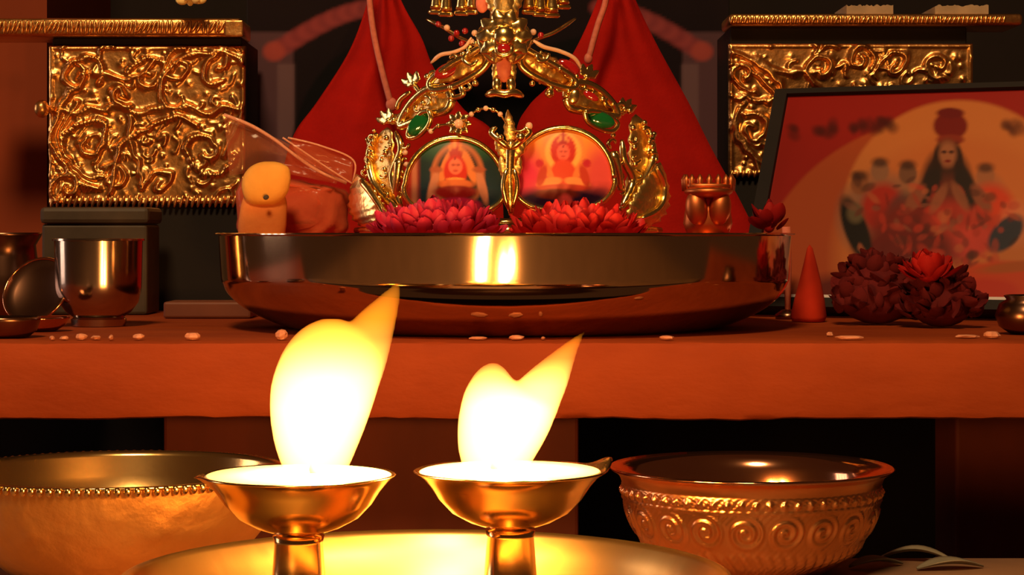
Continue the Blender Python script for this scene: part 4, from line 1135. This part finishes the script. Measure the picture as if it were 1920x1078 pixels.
# thin plate leaning on the pot
lp = thing('leaning_plate', (X(55, 1.24), 1.24, TOPZ), 'small dark round plate leaning against the copper pot', 'plate')
def disc(c, r, rot, prof):
    V, Fc = lathe(prof, 0, 0, 64); Mx = Matrix.Translation(c) @ rot.to_4x4()
    return [Mx @ Vector(v) for v in V], Fc
Rr = 0.0215
rotm = (Matrix.Rotation(math.radians(-18), 3, 'Z') @ Matrix.Rotation(math.radians(62), 3, 'X'))
cz_ = TOPZ+Rr*math.sin(math.radians(62))+0.0016
mk('dish', *disc(Vector((X(72, 1.245), 1.245, cz_)), Rr, rotm, [(0, -0.001), (0.016, -0.001), (Rr-0.001, 0.002), (Rr, 0.003), (Rr-0.0008, 0.0037), (0.0155, 0.0005), (0, 0.0004)]), M['darkmetal'], lp)
mk('rim', *disc(Vector((X(72, 1.245), 1.245, cz_)), Rr, rotm, [(Rr-0.0012, 0.0026), (Rr-0.0002, 0.0024), (Rr+0.0006, 0.0032), (Rr-0.0002, 0.0042), (Rr-0.0012, 0.0040), (Rr-0.0012, 0.0026)]), M['copper'], lp)
D = 1.185; x_ = X(72, D)
cd = mk('copper_dish', *lathe([(0, q), (0.010, q), (0.0150, q+0.003), (0.0172, q+0.0066), (0.0178, q+0.0076), (0.0170, q+0.0078), (0.0142, q+0.0046), (0.009, q+0.002), (0, q+0.0018)], x_, D, 48), M['copper'])
tag(cd, 'little shiny copper dish below the leaning plate', 'dish')
D = 1.115; x_ = X(8, D)
kd = mk('dark_dish', *lathe([(0, q), (0.013, q), (0.0172, q+0.0035), (0.0188, q+0.0085), (0.0195, q+0.0105), (0.0186, q+0.0108), (0.0165, q+0.0060), (0.011, q+0.003), (0, q+0.0025)], x_, D, 48), M['darkmetal'])
tag(kd, 'dark tarnished dish at the front edge of the board', 'dish')

# crumbs along the front of the board
cr_ = random.Random(21)
for (px, py, w, h, where) in ((98, 641, 10, 8, 0), (120, 640, 16, 8, 0), (152, 640, 24, 12, 0), (180, 641, 20, 8, 0), (208, 638, 9, 9, 0), (260, 648, 22, 12, 0), (360, 643, 34, 14, 0),
                       (528, 642, 24, 20, 0), (895, 647, 34, 6, 1), (968, 641, 30, 10, 1), (1018, 646, 8, 6, 1), (1250, 644, 30, 8, 1), (1556, 628, 14, 9, 2), (1594, 638, 60, 8, 2), (1812, 632, 50, 7, 2), (1860, 630, 32, 14, 2)):
    Dc = min(0.056*F/max(py+h*0.35-HOR, 1), 1.30); Dc = max(Dc, 1.089)
    c = Vector((X(px, Dc), Dc, TOPZ+h/2/F*Dc*0.9))
    V, Fc = ellipsoid((0, 0, 0), (w/2/F*Dc, 0.0028, h/2/F*Dc), None, 7, 5)
    V = [c+Vector(v)*cr_.uniform(0.85, 1.15) for v in V]
    zmin = min(v.z for v in V)
    V = [v-Vector((0, 0, zmin-TOPZ-0.0001)) for v in V]
    o = mk('crumb', V, Fc, M['crumb'], smooth=False)
    own = {528: 'round cream bead on the board beside the taller flame', 360: 'largest flat pale crumb on the board, below the wooden block', 208: 'tiny round pale crumb on the board, below the steel cup', 1594: 'long thin pale chip on the board in front of the maroon flowers', 1860: 'thick curled pale crumb on the board near the dark pot', 1250: 'flat pale chip alone under the far side of the steel basin from the cup'}.get(px)
    tag(o, own or ('pale crumb on the board below the steel cup and wooden block', 'pale crumb on the board right under the steel basin', 'pale crumb on the board in front of the maroon flowers')[where], 'crumb',
        ('crumbs below the cup', 'crumbs under the basin', 'crumbs by the flowers')[where])

# dried leaves on the stone floor beside the embossed bowl
def dry_leaf(p0, p1, w, lift, label):
    a, b = Vector(p0), Vector(p1); d = b-a; nrm = Vector((-d.y, d.x, 0)).normalized(); n, m = 12, 6
    V = []
    for side in (0, 1):
        for i in range(n+1):
            u = i/n; hw = w*math.sin(PI*min(0.98, 0.04+u*0.94))**0.8
            for j in range(m+1):
                s = j/m*2-1
                V.append(a+d*u+nrm*hw*s+Vector((0, 0, 0.0006+lift*math.sin(PI*u)+abs(s)*hw*0.35+(0.0005 if side else 0))))
    Fc = []; wv = m+1; o = (n+1)*wv
    for i in range(n):
        for j in range(m):
            q_ = i*wv+j
            Fc.append((q_, q_+wv, q_+wv+1, q_+1)); Fc.append((o+q_, o+q_+1, o+q_+wv+1, o+q_+wv))
    for i in range(n):
        q_ = i*wv; Fc.append((q_, o+q_, o+q_+wv, q_+wv)); q_ = i*wv+m; Fc.append((q_, q_+wv, o+q_+wv, o+q_))
    for j in range(m):
        Fc.append((j, j+1, o+j+1, o+j)); q_ = n*wv+j; Fc.append((q_, o+q_, o+q_+1, q_+1))
    return tag(mk('dried_leaf', V, Fc, M['driedleaf']), label, 'leaf', 'dried leaves by the embossed bowl')
dry_leaf((X(1655, .955), 0.962, 0), (X(1790, .95), 0.952, 0), 0.005, 0.004, 'long grey dried leaf at the back edge of the stone floor')
dry_leaf((X(1590, .94), 0.935, 0), (X(1700, .935), 0.945, 0), 0.005, 0.002, 'short grey dried leaf on the stone floor beside the embossed bowl')
dry_leaf((X(1720, .93), 0.930, 0), (X(1850, .93), 0.937, 0), 0.006, 0.002, 'broad grey dried leaf on the stone floor in front of the long leaf')
clear_wl()
